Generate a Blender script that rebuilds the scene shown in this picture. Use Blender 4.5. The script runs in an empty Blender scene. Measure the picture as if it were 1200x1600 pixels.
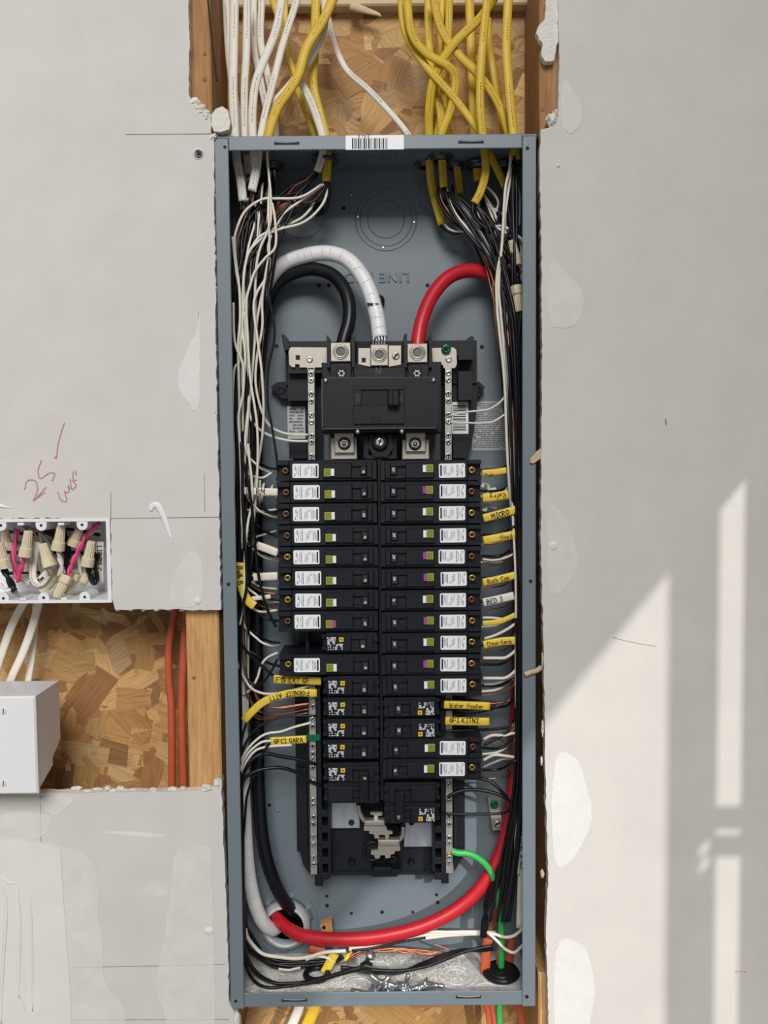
import bpy, bmesh, math, random
from mathutils import Vector, Matrix
random.seed(7)
rnd = random.random
def U(a, b): return a + (b - a) * random.random()
sc = bpy.context.scene
C = sc.collection

# ------------------------------------------------------------------ camera
FPX = 1350.0
CAM = Vector((0.0, -1.0, 1.50))
PITCH = math.radians(3.15)
ROLL = math.radians(-0.50)
CROT = (Matrix.Rotation(math.pi / 2 - PITCH, 3, 'X') @ Matrix.Rotation(ROLL, 3, 'Z'))
cd = bpy.data.cameras.new('camera')
cd.sensor_fit = 'HORIZONTAL'; cd.sensor_width = 36.0; cd.lens = 36.0 * FPX / 1200.0
cd.clip_start = 0.01
co = bpy.data.objects.new('camera', cd); C.objects.link(co)
co.matrix_world = Matrix.Translation(CAM) @ CROT.to_4x4()
sc.camera = co

# ------------------------------------------------------------------ light
w = bpy.data.worlds.new('daylight'); sc.world = w; w.use_nodes = True
wb = w.node_tree.nodes['Background']
wb.inputs[0].default_value = (0.97, 0.985, 1.0, 1); wb.inputs[1].default_value = 0.32
SUND = Vector((-0.39, 1.0, -0.48)).normalized()
sl = bpy.data.lights.new('sun', 'SUN'); sl.energy = 2.5; sl.angle = math.radians(0.8); sl.color = (1.0, 0.98, 0.94)
so = bpy.data.objects.new('sun', sl); C.objects.link(so)
so.rotation_euler = SUND.to_track_quat('-Z', 'Y').to_euler(); so.location = (2, -5, 4)
al = bpy.data.lights.new('added_soft_key', 'AREA'); al.shape = 'RECTANGLE'; al.size = 5.0; al.size_y = 4.0  # unseen soft lamp added high behind the camera to light the wall
al.energy = 1340; al.color = (1.0, 0.985, 0.96)
ao = bpy.data.objects.new('added_soft_key', al); C.objects.link(ao)
ao.location = (0.5, -9.0, 7.4)
ao.rotation_euler = (Vector((0, 0, 1.45)) - ao.location).to_track_quat('-Z', 'Y').to_euler()
vs = sc.view_settings
vs.view_transform = 'Standard'; vs.look = 'None'; vs.gamma = 1.0; vs.exposure = -0.21; vs.use_curve_mapping = False

# ------------------------------------------------------------------ pixel -> place
def at(px, py, y=0.0):
    d = CROT @ Vector(((px - 600.0) / FPX, (800.0 - py) / FPX, -1.0))
    return CAM + d * ((y - CAM.y) / d.y)
def mm(px, y=0.0): return px * (1.0 + y) / FPX
CR = dict(C1=(280,0,.28333), C2=(580,0,.28333), C3=(340,370,.23333), C4=(580,370,.23333), D3=(340,1370,.225), D4=(580,1370,.25),
          E3=(480,1090,.11667), E4=(490,520,.18333), E5=(500,1230,.18333), E6=(0,800,.15), E7=(355,230,.15625), E8=(640,230,.18119),
          G1=(355,700,.16245), G2=(355,940,.1875), G3=(740,700,.1875), G4=(690,980,.17508), G5=(730,1200,.2377),
          G6=(370,1440,.19167), G7=(560,1440,.25), G8=(280,0,.1626), D5=(0,640,.31667), D6=(0,920,.31667), D7=(0,1200,.31667))
def Q(c, pts):
    ox, oy, s = CR[c]
    return [(ox + p[0] * s, oy + p[1] * s) + tuple(p[2:]) for p in pts]
def P3(pts, y=0.05):
    return [at(p[0], p[1], p[2] if len(p) > 2 else y) for p in pts]
def spline(P, n=8):
    if len(P) < 3: n = max(n, 2)
    out = []
    for i in range(len(P) - 1):
        p0 = P[i - 1] if i else P[0] * 2 - P[1]
        p1, p2 = P[i], P[i + 1]
        p3 = P[i + 2] if i + 2 < len(P) else P[-1] * 2 - P[-2]
        for k in range(n):
            t = k / n; t2 = t * t; t3 = t2 * t
            out.append(0.5 * ((2 * p1) + (p2 - p0) * t + (2 * p0 - 5 * p1 + 4 * p2 - p3) * t2 + (3 * p1 - p0 - 3 * p2 + p3) * t3))
    out.append(P[-1].copy())
    return out

# ------------------------------------------------------------------ materials
MATS = {}
def srgb(r, g, b):
    f = lambda c: (c / 12.92 if c <= 0.04045 else ((c + 0.055) / 1.055) ** 2.4)
    return (f(r / 255), f(g / 255), f(b / 255), 1)
def mat(name, col, rough=0.5, metal=0.0, var=0.0, vscale=30.0, bump=0.0, bscale=200.0, stretch=None, col2=None, spec=0.5, coords='Object'):
    m = bpy.data.materials.new(name); m.use_nodes = True
    nt = m.node_tree; b = nt.nodes['Principled BSDF']
    c = srgb(*col)
    b.inputs['Base Color'].default_value = c
    b.inputs['Roughness'].default_value = rough; b.inputs['Metallic'].default_value = metal
    b.inputs['Specular IOR Level'].default_value = spec
    tc = nt.nodes.new('ShaderNodeTexCoord'); src = tc.outputs[coords]
    if stretch:
        mp = nt.nodes.new('ShaderNodeMapping'); mp.inputs['Scale'].default_value = stretch
        nt.links.new(src, mp.inputs['Vector']); src = mp.outputs[0]
    if var or col2:
        n = nt.nodes.new('ShaderNodeTexNoise'); n.inputs['Scale'].default_value = vscale; n.inputs['Detail'].default_value = 5
        n.inputs['Roughness'].default_value = 0.6
        nt.links.new(src, n.inputs['Vector'])
        r = nt.nodes.new('ShaderNodeValToRGB')
        c2 = srgb(*col2) if col2 else tuple(min(1, x * (1 + var)) for x in c[:3]) + (1,)
        c1 = c if col2 else tuple(x * (1 - var) for x in c[:3]) + (1,)
        r.color_ramp.elements[0].color = c1; r.color_ramp.elements[1].color = c2
        r.color_ramp.elements[0].position = 0.32; r.color_ramp.elements[1].position = 0.68
        nt.links.new(n.outputs['Fac'], r.inputs[0]); nt.links.new(r.outputs[0], b.inputs['Base Color'])
    if bump:
        n2 = nt.nodes.new('ShaderNodeTexNoise'); n2.inputs['Scale'].default_value = bscale; n2.inputs['Detail'].default_value = 4
        nt.links.new(src, n2.inputs['Vector'])
        bp = nt.nodes.new('ShaderNodeBump'); bp.inputs['Strength'].default_value = bump; bp.inputs['Distance'].default_value = 0.002
        nt.links.new(n2.outputs['Fac'], bp.inputs['Height']); nt.links.new(bp.outputs[0], b.inputs['Normal'])
    MATS[name] = m
    return m
mat('drywall', (205, 201, 196), 0.9, var=0.035, vscale=14, bump=0.12, bscale=420, spec=0.2)
mat('gypsum', (222, 218, 210), 0.95, var=0.06, vscale=120, bump=0.9, bscale=300, spec=0.1)
mat('mud', (217, 216, 213), 0.75, var=0.035, vscale=60, bump=0.15, bscale=180, spec=0.2)
mat('mud_thin', (211, 208, 203), 0.8, var=0.045, vscale=45, bump=0.15, bscale=180, spec=0.2)
mat('tape', (220, 218, 210), 0.45, var=0.03, vscale=25, bump=0.1, bscale=60)
mat('pencil', (142, 138, 133), 0.8)
mat('red_pencil', (188, 128, 126), 0.8)
mat('paper_torn', (196, 172, 140), 0.9, var=0.1, vscale=90, bump=0.4, bscale=250)
mat('panel_grey', (110, 121, 128), 0.42, var=0.03, vscale=9, bump=0.05, bscale=500)
mat('conduit_grey', (158, 164, 167), 0.5, var=0.04, vscale=80)
mat('galvanized', (224, 223, 218), 0.65, metal=0.05, col2=(186, 187, 184), vscale=110, bump=0.5, bscale=400)
mat('dust', (226, 220, 206), 0.95, var=0.08, vscale=300, bump=0.5, bscale=900, spec=0.1)
mat('zinc', (196, 200, 204), 0.32, metal=0.9)
mat('dark_zinc', (96, 100, 104), 0.4, metal=0.7, var=0.15, vscale=120)
mat('nickel', (184, 178, 166), 0.42, metal=0.7, var=0.05, vscale=60)
mat('aluminium', (186, 192, 198), 0.36, metal=0.75, var=0.12, vscale=50, stretch=(6, 1, 0.6), bump=0.1, bscale=150)
mat('brass', (196, 160, 84), 0.32, metal=0.8)
mat('bronze', (134, 92, 62), 0.38, metal=0.75)
mat('copper', (172, 112, 86), 0.38, metal=0.75)
mat('black_plastic', (25, 27, 33), 0.42, spec=0.32, var=0.18, vscale=35, bump=0.06, bscale=300)
mat('black_gloss', (22, 24, 29), 0.4, spec=0.3, var=0.15, vscale=40)
mat('toggle_grey', (50, 52, 59), 0.42, spec=0.35)
mat('black_deep', (14, 14, 16), 0.7)
mat('black_wire', (18, 19, 23), 0.36, spec=0.35)
mat('white_wire', (222, 217, 203), 0.42, spec=0.4)
mat('shaded_white_wire', (138, 136, 130), 0.45)  # white insulation with shade put into its colour
mat('white_sheath', (224, 218, 205), 0.5, var=0.03, vscale=70)
mat('yellow', (212, 176, 44), 0.45, var=0.05, vscale=60)
mat('yellow_tag', (228, 195, 62), 0.45, var=0.05, vscale=60)
mat('red', (190, 32, 44), 0.36, var=0.04, vscale=50)
mat('green', (62, 172, 84), 0.4)
mat('green_screw', (20, 110, 72), 0.3, metal=0.4)
mat('orange', (188, 88, 56), 0.5, var=0.05, vscale=40)
mat('pink', (214, 64, 120), 0.4)
mat('white_tape', (228, 228, 228), 0.4, var=0.05, vscale=70, bump=0.1, bscale=120)
mat('tape_edge', (196, 196, 198), 0.6)
mat('beige', (208, 194, 164), 0.5, var=0.02, vscale=60)
mat('white_plastic', (226, 226, 228), 0.38)
mat('label', (236, 238, 240), 0.5)
mat('label_grey', (176, 180, 182), 0.5)
mat('ink', (20, 20, 22), 0.7)
mat('ink_grey', (92, 96, 100), 0.7)
mat('ink_brown', (124, 96, 40), 0.7)
mat('print_white', (220, 222, 224), 0.6)
mat('olive', (148, 150, 48), 0.5)
mat('olive_dark', (78, 82, 24), 0.5)
mat('badge_yellow', (222, 178, 40), 0.5)
mat('purple', (150, 62, 150), 0.5)
mat('stud', (206, 164, 108), 0.75, col2=(178, 130, 78), vscale=26, stretch=(9, 9, 0.9), bump=0.15, bscale=60)
mat('stud_dark', (176, 132, 84), 0.8, col2=(142, 100, 60), vscale=22, stretch=(8, 8, 0.8), bump=0.15, bscale=60)
mat('dark_wood', (104, 88, 72), 0.7, var=0.1, vscale=20)
mat('cable_ink', (128, 124, 116), 0.7)
mat('pale_wood', (206, 186, 152), 0.8, var=0.06, vscale=40, stretch=(1, 4, 4))
mat('edge_glint', (74, 77, 84), 0.5)  # painted light on black plastic edges
mat('plywood', (138, 104, 64), 0.8, var=0.15, vscale=30)
mat('wood_block', (196, 150, 84), 0.7, var=0.1, vscale=60, stretch=(1, 1, 6))
mat('cement', (196, 196, 192), 0.9)
# strand board: colour attribute times grain
m = mat('strand', (200, 150, 90), 0.72, bump=0.12, bscale=160)
nt = m.node_tree; b = nt.nodes['Principled BSDF']
ca = nt.nodes.new('ShaderNodeVertexColor'); ca.layer_name = 'Col'
uv = nt.nodes.new('ShaderNodeUVMap'); uv.uv_map = 'UVMap'
mp = nt.nodes.new('ShaderNodeMapping'); mp.inputs['Scale'].default_value = (25, 420, 1)
ns = nt.nodes.new('ShaderNodeTexNoise'); ns.inputs['Scale'].default_value = 1.0; ns.inputs['Detail'].default_value = 5
rp = nt.nodes.new('ShaderNodeValToRGB'); rp.color_ramp.elements[0].color = (0.68, 0.64, 0.58, 1); rp.color_ramp.elements[1].color = (1.15, 1.15, 1.15, 1)
rp.color_ramp.elements[0].position = 0.3; rp.color_ramp.elements[1].position = 0.6
mx = nt.nodes.new('ShaderNodeMixRGB'); mx.blend_type = 'MULTIPLY'; mx.inputs[0].default_value = 0.75
nt.links.new(uv.outputs[0], mp.inputs[0]); nt.links.new(mp.outputs[0], ns.inputs['Vector']); nt.links.new(ns.outputs['Fac'], rp.inputs[0])
nt.links.new(ca.outputs[0], mx.inputs[1]); nt.links.new(rp.outputs[0], mx.inputs[2]); nt.links.new(mx.outputs[0], b.inputs['Base Color'])

# ------------------------------------------------------------------ objects
def tag(o, label=None, cat=None, group=None, kind=None):
    if label: o['label'] = label
    if cat: o['category'] = cat
    if group: o['group'] = group
    if kind: o['kind'] = kind
    return o
def empty(name, loc, label, cat, group=None):
    o = bpy.data.objects.new(name, None); C.objects.link(o); o.location = loc; o.empty_display_size = 0.01
    return tag(o, label, cat, group)
def kids(o): return [c for c in bpy.data.objects if c.parent == o]
def copy_tree(o, parent=None):
    c = o.copy(); C.objects.link(c)
    if parent is not None: c.parent = parent
    for ch in list(o.children): copy_tree(ch, c)
    return c

class MB:
    """collects shapes in world (or local) metres, builds ONE mesh object"""
    def __init__(self): self.v = []; self.f = []; self.sm = []; self.mi = []
    def add(self, vs, fs, smooth=False, mi=0):
        o = len(self.v); self.v += [tuple(p) for p in vs]
        for f in fs: self.f.append([i + o for i in f]); self.sm.append(smooth); self.mi.append(mi)
        return self
    def box(self, x0, x1, y0, y1, z0, z1, bev=0.0):
        if x1 < x0: x0, x1 = x1, x0
        if y1 < y0: y0, y1 = y1, y0
        if z1 < z0: z0, z1 = z1, z0
        if bev <= 0:
            vs = [(x, y, z) for x in (x0, x1) for y in (y0, y1) for z in (z0, z1)]
            return self.add(vs, [(0,1,3,2),(4,6,7,5),(0,4,5,1),(2,3,7,6),(0,2,6,4),(1,5,7,3)])
        # bevelled on the camera-side edges (front face smaller), 5 + 4 faces
        b = min(bev, (x1-x0)*.45, (z1-z0)*.45, (y1-y0)*.9)
        vs = [(x0,y1,z0),(x1,y1,z0),(x1,y1,z1),(x0,y1,z1),
              (x0,y0+b,z0),(x1,y0+b,z0),(x1,y0+b,z1),(x0,y0+b,z1),
              (x0+b,y0,z0+b),(x1-b,y0,z0+b),(x1-b,y0,z1-b),(x0+b,y0,z1-b)]
        fs = [(3,2,1,0),(8,9,10,11)]
        for i in range(4):
            j = (i+1) % 4
            fs += [(i,j,4+j,4+i),(4+i,4+j,8+j,8+i)]
        return self.add(vs, fs)
    def prism(self, pts, y0, y1, mi=0, mis=None):
        """pts: (x,z) polygon; front at y0, back at y1"""
        n = len(pts)
        vs = [(p[0], y0, p[1]) for p in pts] + [(p[0], y1, p[1]) for p in pts]
        self.add(vs, [list(range(n)), list(range(2*n-1, n-1, -1))], mi=mi)
        o = len(self.v) - 2*n
        for i in range(n):
            j = (i+1) % n
            self.f.append([o+i, o+n+i, o+n+j, o+j]); self.sm.append(False); self.mi.append(mi if mis is None else mis)
        return self
    def lathe(self, prof, c, ax, n=14, smooth=True):
        """prof: (r, h) along axis ax from c"""
        ax = Vector(ax).normalized(); c = Vector(c)
        a = ax.orthogonal().normalized(); b = ax.cross(a)
        vs = []
        for r, h in prof:
            for k in range(n):
                t = 2*math.pi*k/n
                vs.append(c + ax*h + (a*math.cos(t) + b*math.sin(t))*r)
        fs = []
        for i in range(len(prof)-1):
            for k in range(n):
                j = (k+1) % n
                fs.append((i*n+k, i*n+j, (i+1)*n+j, (i+1)*n+k))
        self.add(vs, fs, smooth)
        o = len(self.v) - len(vs)
        for idx in (0, len(prof)-1):
            if prof[idx][0] > 1e-6:
                self.f.append([o+idx*n+k for k in range(n)]); self.sm.append(False); self.mi.append(0)
        return self
    def cyl(self, c, r, h, ax=(0,-1,0), n=14, bev=0.0):
        p = [(r,0),(r,h-bev),(r-bev,h)] if bev else [(r,0),(r,h)]
        return self.lathe(p, c, ax, n, smooth=n > 8)
    def ring(self, c, R, r, ax=(0,-1,0), n=32, m=6):
        ax = Vector(ax).normalized(); a = ax.orthogonal().normalized(); b = ax.cross(a); c = Vector(c)
        vs = []; fs = []
        for i in range(n):
            t = 2*math.pi*i/n; d = a*math.cos(t)+b*math.sin(t)
            for k in range(m):
                s = 2*math.pi*k/m
                vs.append(c + d*(R+r*math.cos(s)) + ax*(r*math.sin(s)))
        for i in range(n):
            for k in range(m):
                fs.append((i*m+k, ((i+1)%n)*m+k, ((i+1)%n)*m+(k+1)%m, i*m+(k+1)%m))
        return self.add(vs, fs, True)
    def sweep(self, path, wv, tv=None, n=8, twist=None, power=2.0, taper=None):
        """swept oval: half-width wv across the view, half-thickness tv towards the viewer"""
        tv = wv if tv is None else tv
        N = len(path); vs = []; fs = []
        view = Vector((0,-1,0))
        prevS = None
        for i, p in enumerate(path):
            T = (path[min(i+1,N-1)] - path[max(i-1,0)])
            if T.length < 1e-9: T = Vector((0,0,-1))
            T.normalize()
            S = T.cross(view)
            if S.length < 0.25 and prevS is not None: S = prevS - T*prevS.dot(T)
            if S.length < 1e-6: S = T.orthogonal()
            S.normalize()
            if prevS is not None and S.dot(prevS) < 0: S = -S
            prevS = S.copy()
            B = S.cross(T).normalized()
            if twist:
                u = i/(N-1)*(len(twist)-1); k = min(int(u), len(twist)-2); a = twist[k]+(twist[k+1]-twist[k])*(u-k)
                S, B = S*math.cos(a)+B*math.sin(a), B*math.cos(a)-S*math.sin(a)
            s = taper(i/(N-1)) if taper else 1.0
            for k in range(n):
                t = 2*math.pi*(k+0.5)/n; cx, sx = math.cos(t), math.sin(t)
                if power != 2.0:
                    cx = math.copysign(abs(cx)**(2/power), cx); sx = math.copysign(abs(sx)**(2/power), sx)
                vs.append(p + S*(wv*s*cx) + B*(tv*s*sx))
        for i in range(N-1):
            for k in range(n):
                j = (k+1) % n
                fs.append((i*n+k, i*n+j, (i+1)*n+j, (i+1)*n+k))
        self.add(vs, fs, True)
        o = len(self.v)-len(vs)
        self.f.append([o+k for k in range(n)]); self.f.append([o+(N-1)*n+k for k in range(n)][::-1])
        self.sm += [False]*2; self.mi += [0]*2
        return self
    def mesh(self, name, mats):
        me = bpy.data.meshes.new(name)
        me.from_pydata(self.v, [], self.f)
        if isinstance(mats, str): mats = [mats]
        for m in mats: me.materials.append(MATS[m])
        me.polygons.foreach_set('use_smooth', self.sm); me.polygons.foreach_set('material_index', self.mi)
        bm = bmesh.new(); bm.from_mesh(me); bmesh.ops.recalc_face_normals(bm, faces=bm.faces); bm.to_mesh(me); bm.free()
        me.update(); return me
    def build(self, name, mats, parent=None, loc=None, kind=None):
        """geometry is in world metres; loc = the object's own origin"""
        if parent is not None and loc is None: loc = abs_loc(parent)
        if loc is None:
            xs = list(zip(*self.v)); loc = Vector([(min(a)+max(a))/2 for a in xs])
        loc = Vector(loc)
        self.v = [(p[0]-loc.x, p[1]-loc.y, p[2]-loc.z) for p in self.v]
        o = bpy.data.objects.new(name, self.mesh(name, mats)); C.objects.link(o)
        if parent is not None:
            o.parent = parent; o.location = loc - abs_loc(parent)
        else: o.location = loc
        if kind: o['kind'] = kind
        return o
def abs_loc(o):
    l = Vector(o.location)
    while o.parent is not None: o = o.parent; l = l + Vector(o.location)
    return l
def R(px0, py0, px1, py1, y):
    cx, cy = (px0+px1)/2, (py0+py1)/2
    return (at(px0, cy, y).x, at(px1, cy, y).x, at(cx, py1, y).z, at(cx, py0, y).z)
def pbox(mb, px0, py0, px1, py1, yf, yb, bev=0.0):
    x0, x1, z0, z1 = R(px0, py0, px1, py1, yf)
    return mb.box(x0, x1, yf, yb, z0, z1, bev)
def pprism(mb, pts, yf, yb, **k):
    return mb.prism([(at(p[0], p[1], yf).x, at(p[0], p[1], yf).z) for p in pts], yf, yb, **k)

# handwriting: stroke font, unit height 1
F = {
'A':[[(0,0),(.3,1),(.6,0)],[(.1,.4),(.5,.4)]], 'B':[[(0,0),(0,1),(.4,.95),(.45,.7),(.05,.55),(.5,.45),(.5,.1),(0,0)]],
'C':[[(.55,.85),(.3,1),(.05,.7),(.05,.3),(.3,0),(.55,.15)]], 'D':[[(0,0),(0,1),(.4,.85),(.55,.5),(.4,.1),(0,0)]],
'E':[[(.5,1),(0,1),(0,0),(.5,0)],[(0,.5),(.4,.5)]], 'F':[[(.5,1),(0,1),(0,0)],[(0,.5),(.4,.5)]],
'G':[[(.55,.85),(.3,1),(.05,.7),(.05,.3),(.3,0),(.55,.15),(.55,.45),(.3,.45)]], 'H':[[(0,0),(0,1)],[(.5,0),(.5,1)],[(0,.5),(.5,.5)]],
'I':[[(.1,1),(.4,1)],[(.25,1),(.25,0)],[(.1,0),(.4,0)]], 'K':[[(0,0),(0,1)],[(.5,1),(0,.45),(.55,0)]],
'L':[[(0,1),(0,0),(.5,0)]], 'M':[[(0,0),(.05,1),(.33,.35),(.62,1),(.68,0)]], 'N':[[(0,0),(0,1),(.5,0),(.5,1)]],
'O':[[(.3,1),(.05,.7),(.05,.3),(.3,0),(.55,.3),(.55,.7),(.3,1)]], 'P':[[(0,0),(0,1),(.45,.9),(.5,.6),(0,.45)]],
'R':[[(0,0),(0,1),(.45,.9),(.5,.65),(0,.45),(.55,0)]], 'S':[[(.5,.85),(.25,1),(.03,.75),(.5,.35),(.3,0),(0,.12)]],
'T':[[(0,1),(.55,1)],[(.28,1),(.28,0)]], 'U':[[(0,1),(.03,.2),(.25,0),(.5,.2),(.5,1)]], 'W':[[(0,1),(.18,0),(.35,.7),(.52,0),(.7,1)]],
'X':[[(0,0),(.55,1)],[(0,1),(.55,0)]], 'Z':[[(0,1),(.5,1),(0,0),(.55,0)]],
'a':[[(.4,.5),(.1,.5),(.02,.2),(.2,0),(.4,.2),(.4,.5),(.45,0)]], 'b':[[(0,1),(0,0),(.35,.05),(.38,.4),(0,.45)]],
'd':[[(.4,.45),(.1,.45),(.02,.15),(.2,0),(.4,.15)],[(.4,1),(.42,0)]], 'e':[[(.03,.3),(.4,.35),(.3,.55),(.08,.45),(.05,.1),(.4,.05)]],
'f':[[(.35,.95),(.15,.9),(.12,0)],[(0,.5),(.3,.5)]], 'g':[[(.4,.45),(.1,.5),(.05,.2),(.38,.2),(.4,.5),(.4,-.3),(.05,-.3)]],
'h':[[(0,1),(0,0)],[(0,.4),(.25,.5),(.38,.35),(.38,0)]], 'i':[[(.1,.5),(.1,0)],[(.1,.72),(.12,.78)]], 'l':[[(.08,1),(.08,0)]],
'm':[[(0,0),(0,.5)],[(0,.4),(.18,.5),(.25,0)],[(.25,.4),(.42,.5),(.5,0)]], 'n':[[(0,0),(0,.5)],[(0,.4),(.25,.5),(.35,.3),(.35,0)]],
'o':[[(.2,.5),(.02,.25),(.2,0),(.4,.25),(.2,.5)]], 'r':[[(0,0),(0,.5)],[(0,.35),(.15,.5),(.3,.45)]],
's':[[(.35,.45),(.1,.5),(.05,.35),(.35,.15),(.2,0),(0,.05)]], 't':[[(.15,.9),(.15,.1),(.3,0)],[(0,.55),(.32,.55)]], 'u':[[(0,.5),(.05,.05),(.3,.05),(.35,.5)],[(.35,.5),(.38,0)]],
'w':[[(0,.5),(.12,0),(.25,.4),(.38,0),(.5,.5)]], 'c':[[(.38,.4),(.2,.5),(.03,.25),(.2,0),(.4,.1)]],
'1':[[(.05,.75),(.25,1),(.25,0)]], '2':[[(.03,.75),(.2,1),(.48,.8),(.4,.5),(0,0),(.52,.02)]], '3':[[(.03,.95),(.45,.95),(.2,.55),(.48,.35),(.3,0),(0,.08)]],
'5':[[(.48,1),(.1,1),(.03,.55),(.35,.6),(.5,.3),(.3,0),(0,.08)]], '0':[[(.25,1),(.03,.7),(.03,.3),(.25,0),(.48,.3),(.48,.7),(.25,1)]],
'-':[[(.05,.4),(.4,.4)]], '.':[[(.1,0),(.14,.08)]], "/":[[(0,0),(.4,1)]]}
ADV = {'M':.9,'W':.9,'I':.6,'1':.45,'i':.3,'l':.25,' ':.5,'m':.7,'w':.7}
def text_width(s): return sum(ADV.get(ch, .78 if ch.isupper() or ch.isdigit() else .58) for ch in s)
def write(mb, s, fn, h, wt, jit=0.04):
    """fn(u, v) -> point; u along, v up (metres)"""
    x = 0.0
    for ch in s:
        for pl in F.get(ch, []):
            pts = [((x + p[0] + U(-jit, jit))*h, (p[1] + U(-jit, jit))*h) for p in pl]
            for a, b in zip(pts[:-1], pts[1:]):
                dx, dy = b[0]-a[0], b[1]-a[1]; L = math.hypot(dx, dy) or 1e-6
                ex, ey = dx/L*wt*.5, dy/L*wt*.5
                nx, ny = -ey, ex
                q = [(a[0]-ex+nx, a[1]-ey+ny), (a[0]-ex-nx, a[1]-ey-ny), (b[0]+ex-nx, b[1]+ey-ny), (b[0]+ex+nx, b[1]+ey+ny)]
                mb.add([fn(*p) for p in q], [(0,1,2,3)])
        x += ADV.get(ch, .78 if ch.isupper() or ch.isdigit() else .58)
    return mb
def path_fn(path, off_v, off_out, start=0.0, flip=False):
    """map (u, v) onto a swept sleeve seen from the front"""
    L = [0.0]
    for a, b in zip(path[:-1], path[1:]): L.append(L[-1] + (b-a).length)
    def fn(u, v):
        if flip: s = L[-1] - start - u; v = -v
        else: s = start + u
        s2 = max(0, min(L[-1]-1e-6, s))
        i = 0
        while i < len(L)-2 and L[i+1] < s2: i += 1
        t = (s2-L[i])/max(1e-9, L[i+1]-L[i])
        p = path[i].lerp(path[i+1], t); T = (path[i+1]-path[i]).normalized()
        S = Vector((0,-1,0)).cross(T); S = -S if False else S
        S.normalize()
        if abs(T.x) > abs(T.z) and S.z < 0: S = -S
        q = p + S*(v+off_v) + Vector((0,-1,0))*off_out
        if s != s2: q = q + T*(s-s2)
        return q
    return fn

# ================================================================== SETTING
YB = 0.113          # inside face of the enclosure back
YO = 0.119          # strand board face
def rag(pts, step=9.0, amp=1.2, keep=None):
    out = []
    for i in range(len(pts)-1):
        a, b = pts[i], pts[i+1]; L = math.hypot(b[0]-a[0], b[1]-a[1])
        ragged = (len(a) < 3) and L < 900
        n = max(1, int(L/step)) if ragged else 1
        for k in range(n):
            t = k/n; j = amp if (ragged and k) else 0
            out.append((a[0]+(b[0]-a[0])*t+U(-j, j), a[1]+(b[1]-a[1])*t+U(-j, j)))
    out.append(pts[-1][:2])
    return out
def sheet(name, pts, label, amp=1.1):
    mb = MB(); pprism(mb, rag(pts, 8, amp), 0.0, 0.0127, mi=0, mis=1)
    o = mb.build(name, ['drywall', 'gypsum'])
    return tag(o, label, 'wall', kind='structure')
wall_left = sheet('wall_left', [(-420,-260,1),(296,-260,1),(295,0),(296,60),(295,148),(300,158),(308,160),(315,176),(329,182),(330,196),(329,208),(334,216),(335,300),(339,640),(342,767),(345,953),(222,952),(180,953),(175,934),(173,812),(90,809),(0,810,1),(-420,812,1),(-420,-260)],
    'upper left drywall sheet cut around the panel and gang box')
wall_lower = sheet('wall_lower', [(-420,1246,1),(0,1243),(60,1240),(180,1238),(330,1236),(338,1226),(345,1215),(347,1247),(350,1327),(355,1453),(358,1567),(364,1578),(374,1600),(380,1640,1),(380,1900,1),(-420,1900,1),(-420,1246)],
    'lower left drywall sheet with joint compound smears')
wall_right = sheet('wall_right', [(872,-260,1),(872,0),(874,71),(873,122),(872,181),(868,196),(856,200),(845,202),(843,255),(846,397),(847,533),(846,697),(845,850),(849,1000),(851,1100),(852,1200),(854,1287),(857,1366),(853,1461),(856,1530),(857,1600),(860,1900,1),(1640,1900,1),(1640,-260,1),(872,-260)],
    'right drywall sheet with sun patches', 0.9)
# --- joint compound, dimples, pencil marks on the drywall
def patch(wall, name, pts, m, y=-0.0004, th=0.0008, amp=3.0, closed=True, n=5):
    P = []; N_ = len(pts)
    for i in range(N_):                       # rounded corners (quadratic through edge midpoints), fine ragged outline
        a, b_, c_ = pts[i-1], pts[i], pts[(i+1) % N_]
        m0 = ((a[0]+b_[0])/2, (a[1]+b_[1])/2); m1 = ((b_[0]+c_[0])/2, (b_[1]+c_[1])/2)
        K = max(3, int((abs(m0[0]-m1[0])+abs(m0[1]-m1[1]))/5))
        for q in range(K):
            t = q/K; P.append(((1-t)**2*m0[0]+2*t*(1-t)*b_[0]+t*t*m1[0]+U(-amp, amp)*.4, (1-t)**2*m0[1]+2*t*(1-t)*b_[1]+t*t*m1[1]+U(-amp, amp)*.4))
    mb = MB(); pprism(mb, P, y, y+th)
    return mb.build(name, m, wall)
patch(wall_right, 'joint_compound', [(868,1178),(885,1174),(905,1190),(915,1225),(928,1270),(918,1305),(895,1345),(870,1360),(863,1330),(861,1250)], 'mud')
patch(wall_right, 'joint_compound', [(868,1468),(895,1466),(920,1485),(930,1540),(926,1580),(912,1640),(868,1640),(864,1560)], 'mud')
patch(wall_right, 'joint_compound', [(855,780),(868,790),(888,815),(902,860),(905,890),(885,915),(862,940),(855,900)], 'mud_thin')
patch(wall_right, 'joint_compound', [(862,400),(880,420),(905,445),(915,470),(905,505),(880,515),(858,510),(856,450)], 'mud_thin')
patch(wall_right, 'joint_compound', [(880,120),(892,135),(908,155),(910,190),(893,212),(878,200),(876,160)], 'mud_thin')
patch(wall_left, 'joint_compound', [(312,470),(308,520),(285,560),(275,600),(290,625),(312,650),(313,560)], 'mud')
patch(wall_left, 'joint_compound', [(316,868),(300,857),(285,870),(270,905),(262,950),(318,950)], 'mud_thin')
patch(wall_lower, 'joint_compound', [(270,1330),(300,1322),(328,1322),(331,1340),(336,1560),(336,1640),(255,1640),(262,1580),(240,1560),(255,1470),(268,1400)], 'mud_thin')
patch(wall_lower, 'joint_compound', [(60,1318),(130,1330),(150,1355),(155,1395),(152,1430),(162,1465),(160,1540),(200,1570),(190,1640),(70,1640)], 'mud_thin')
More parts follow.
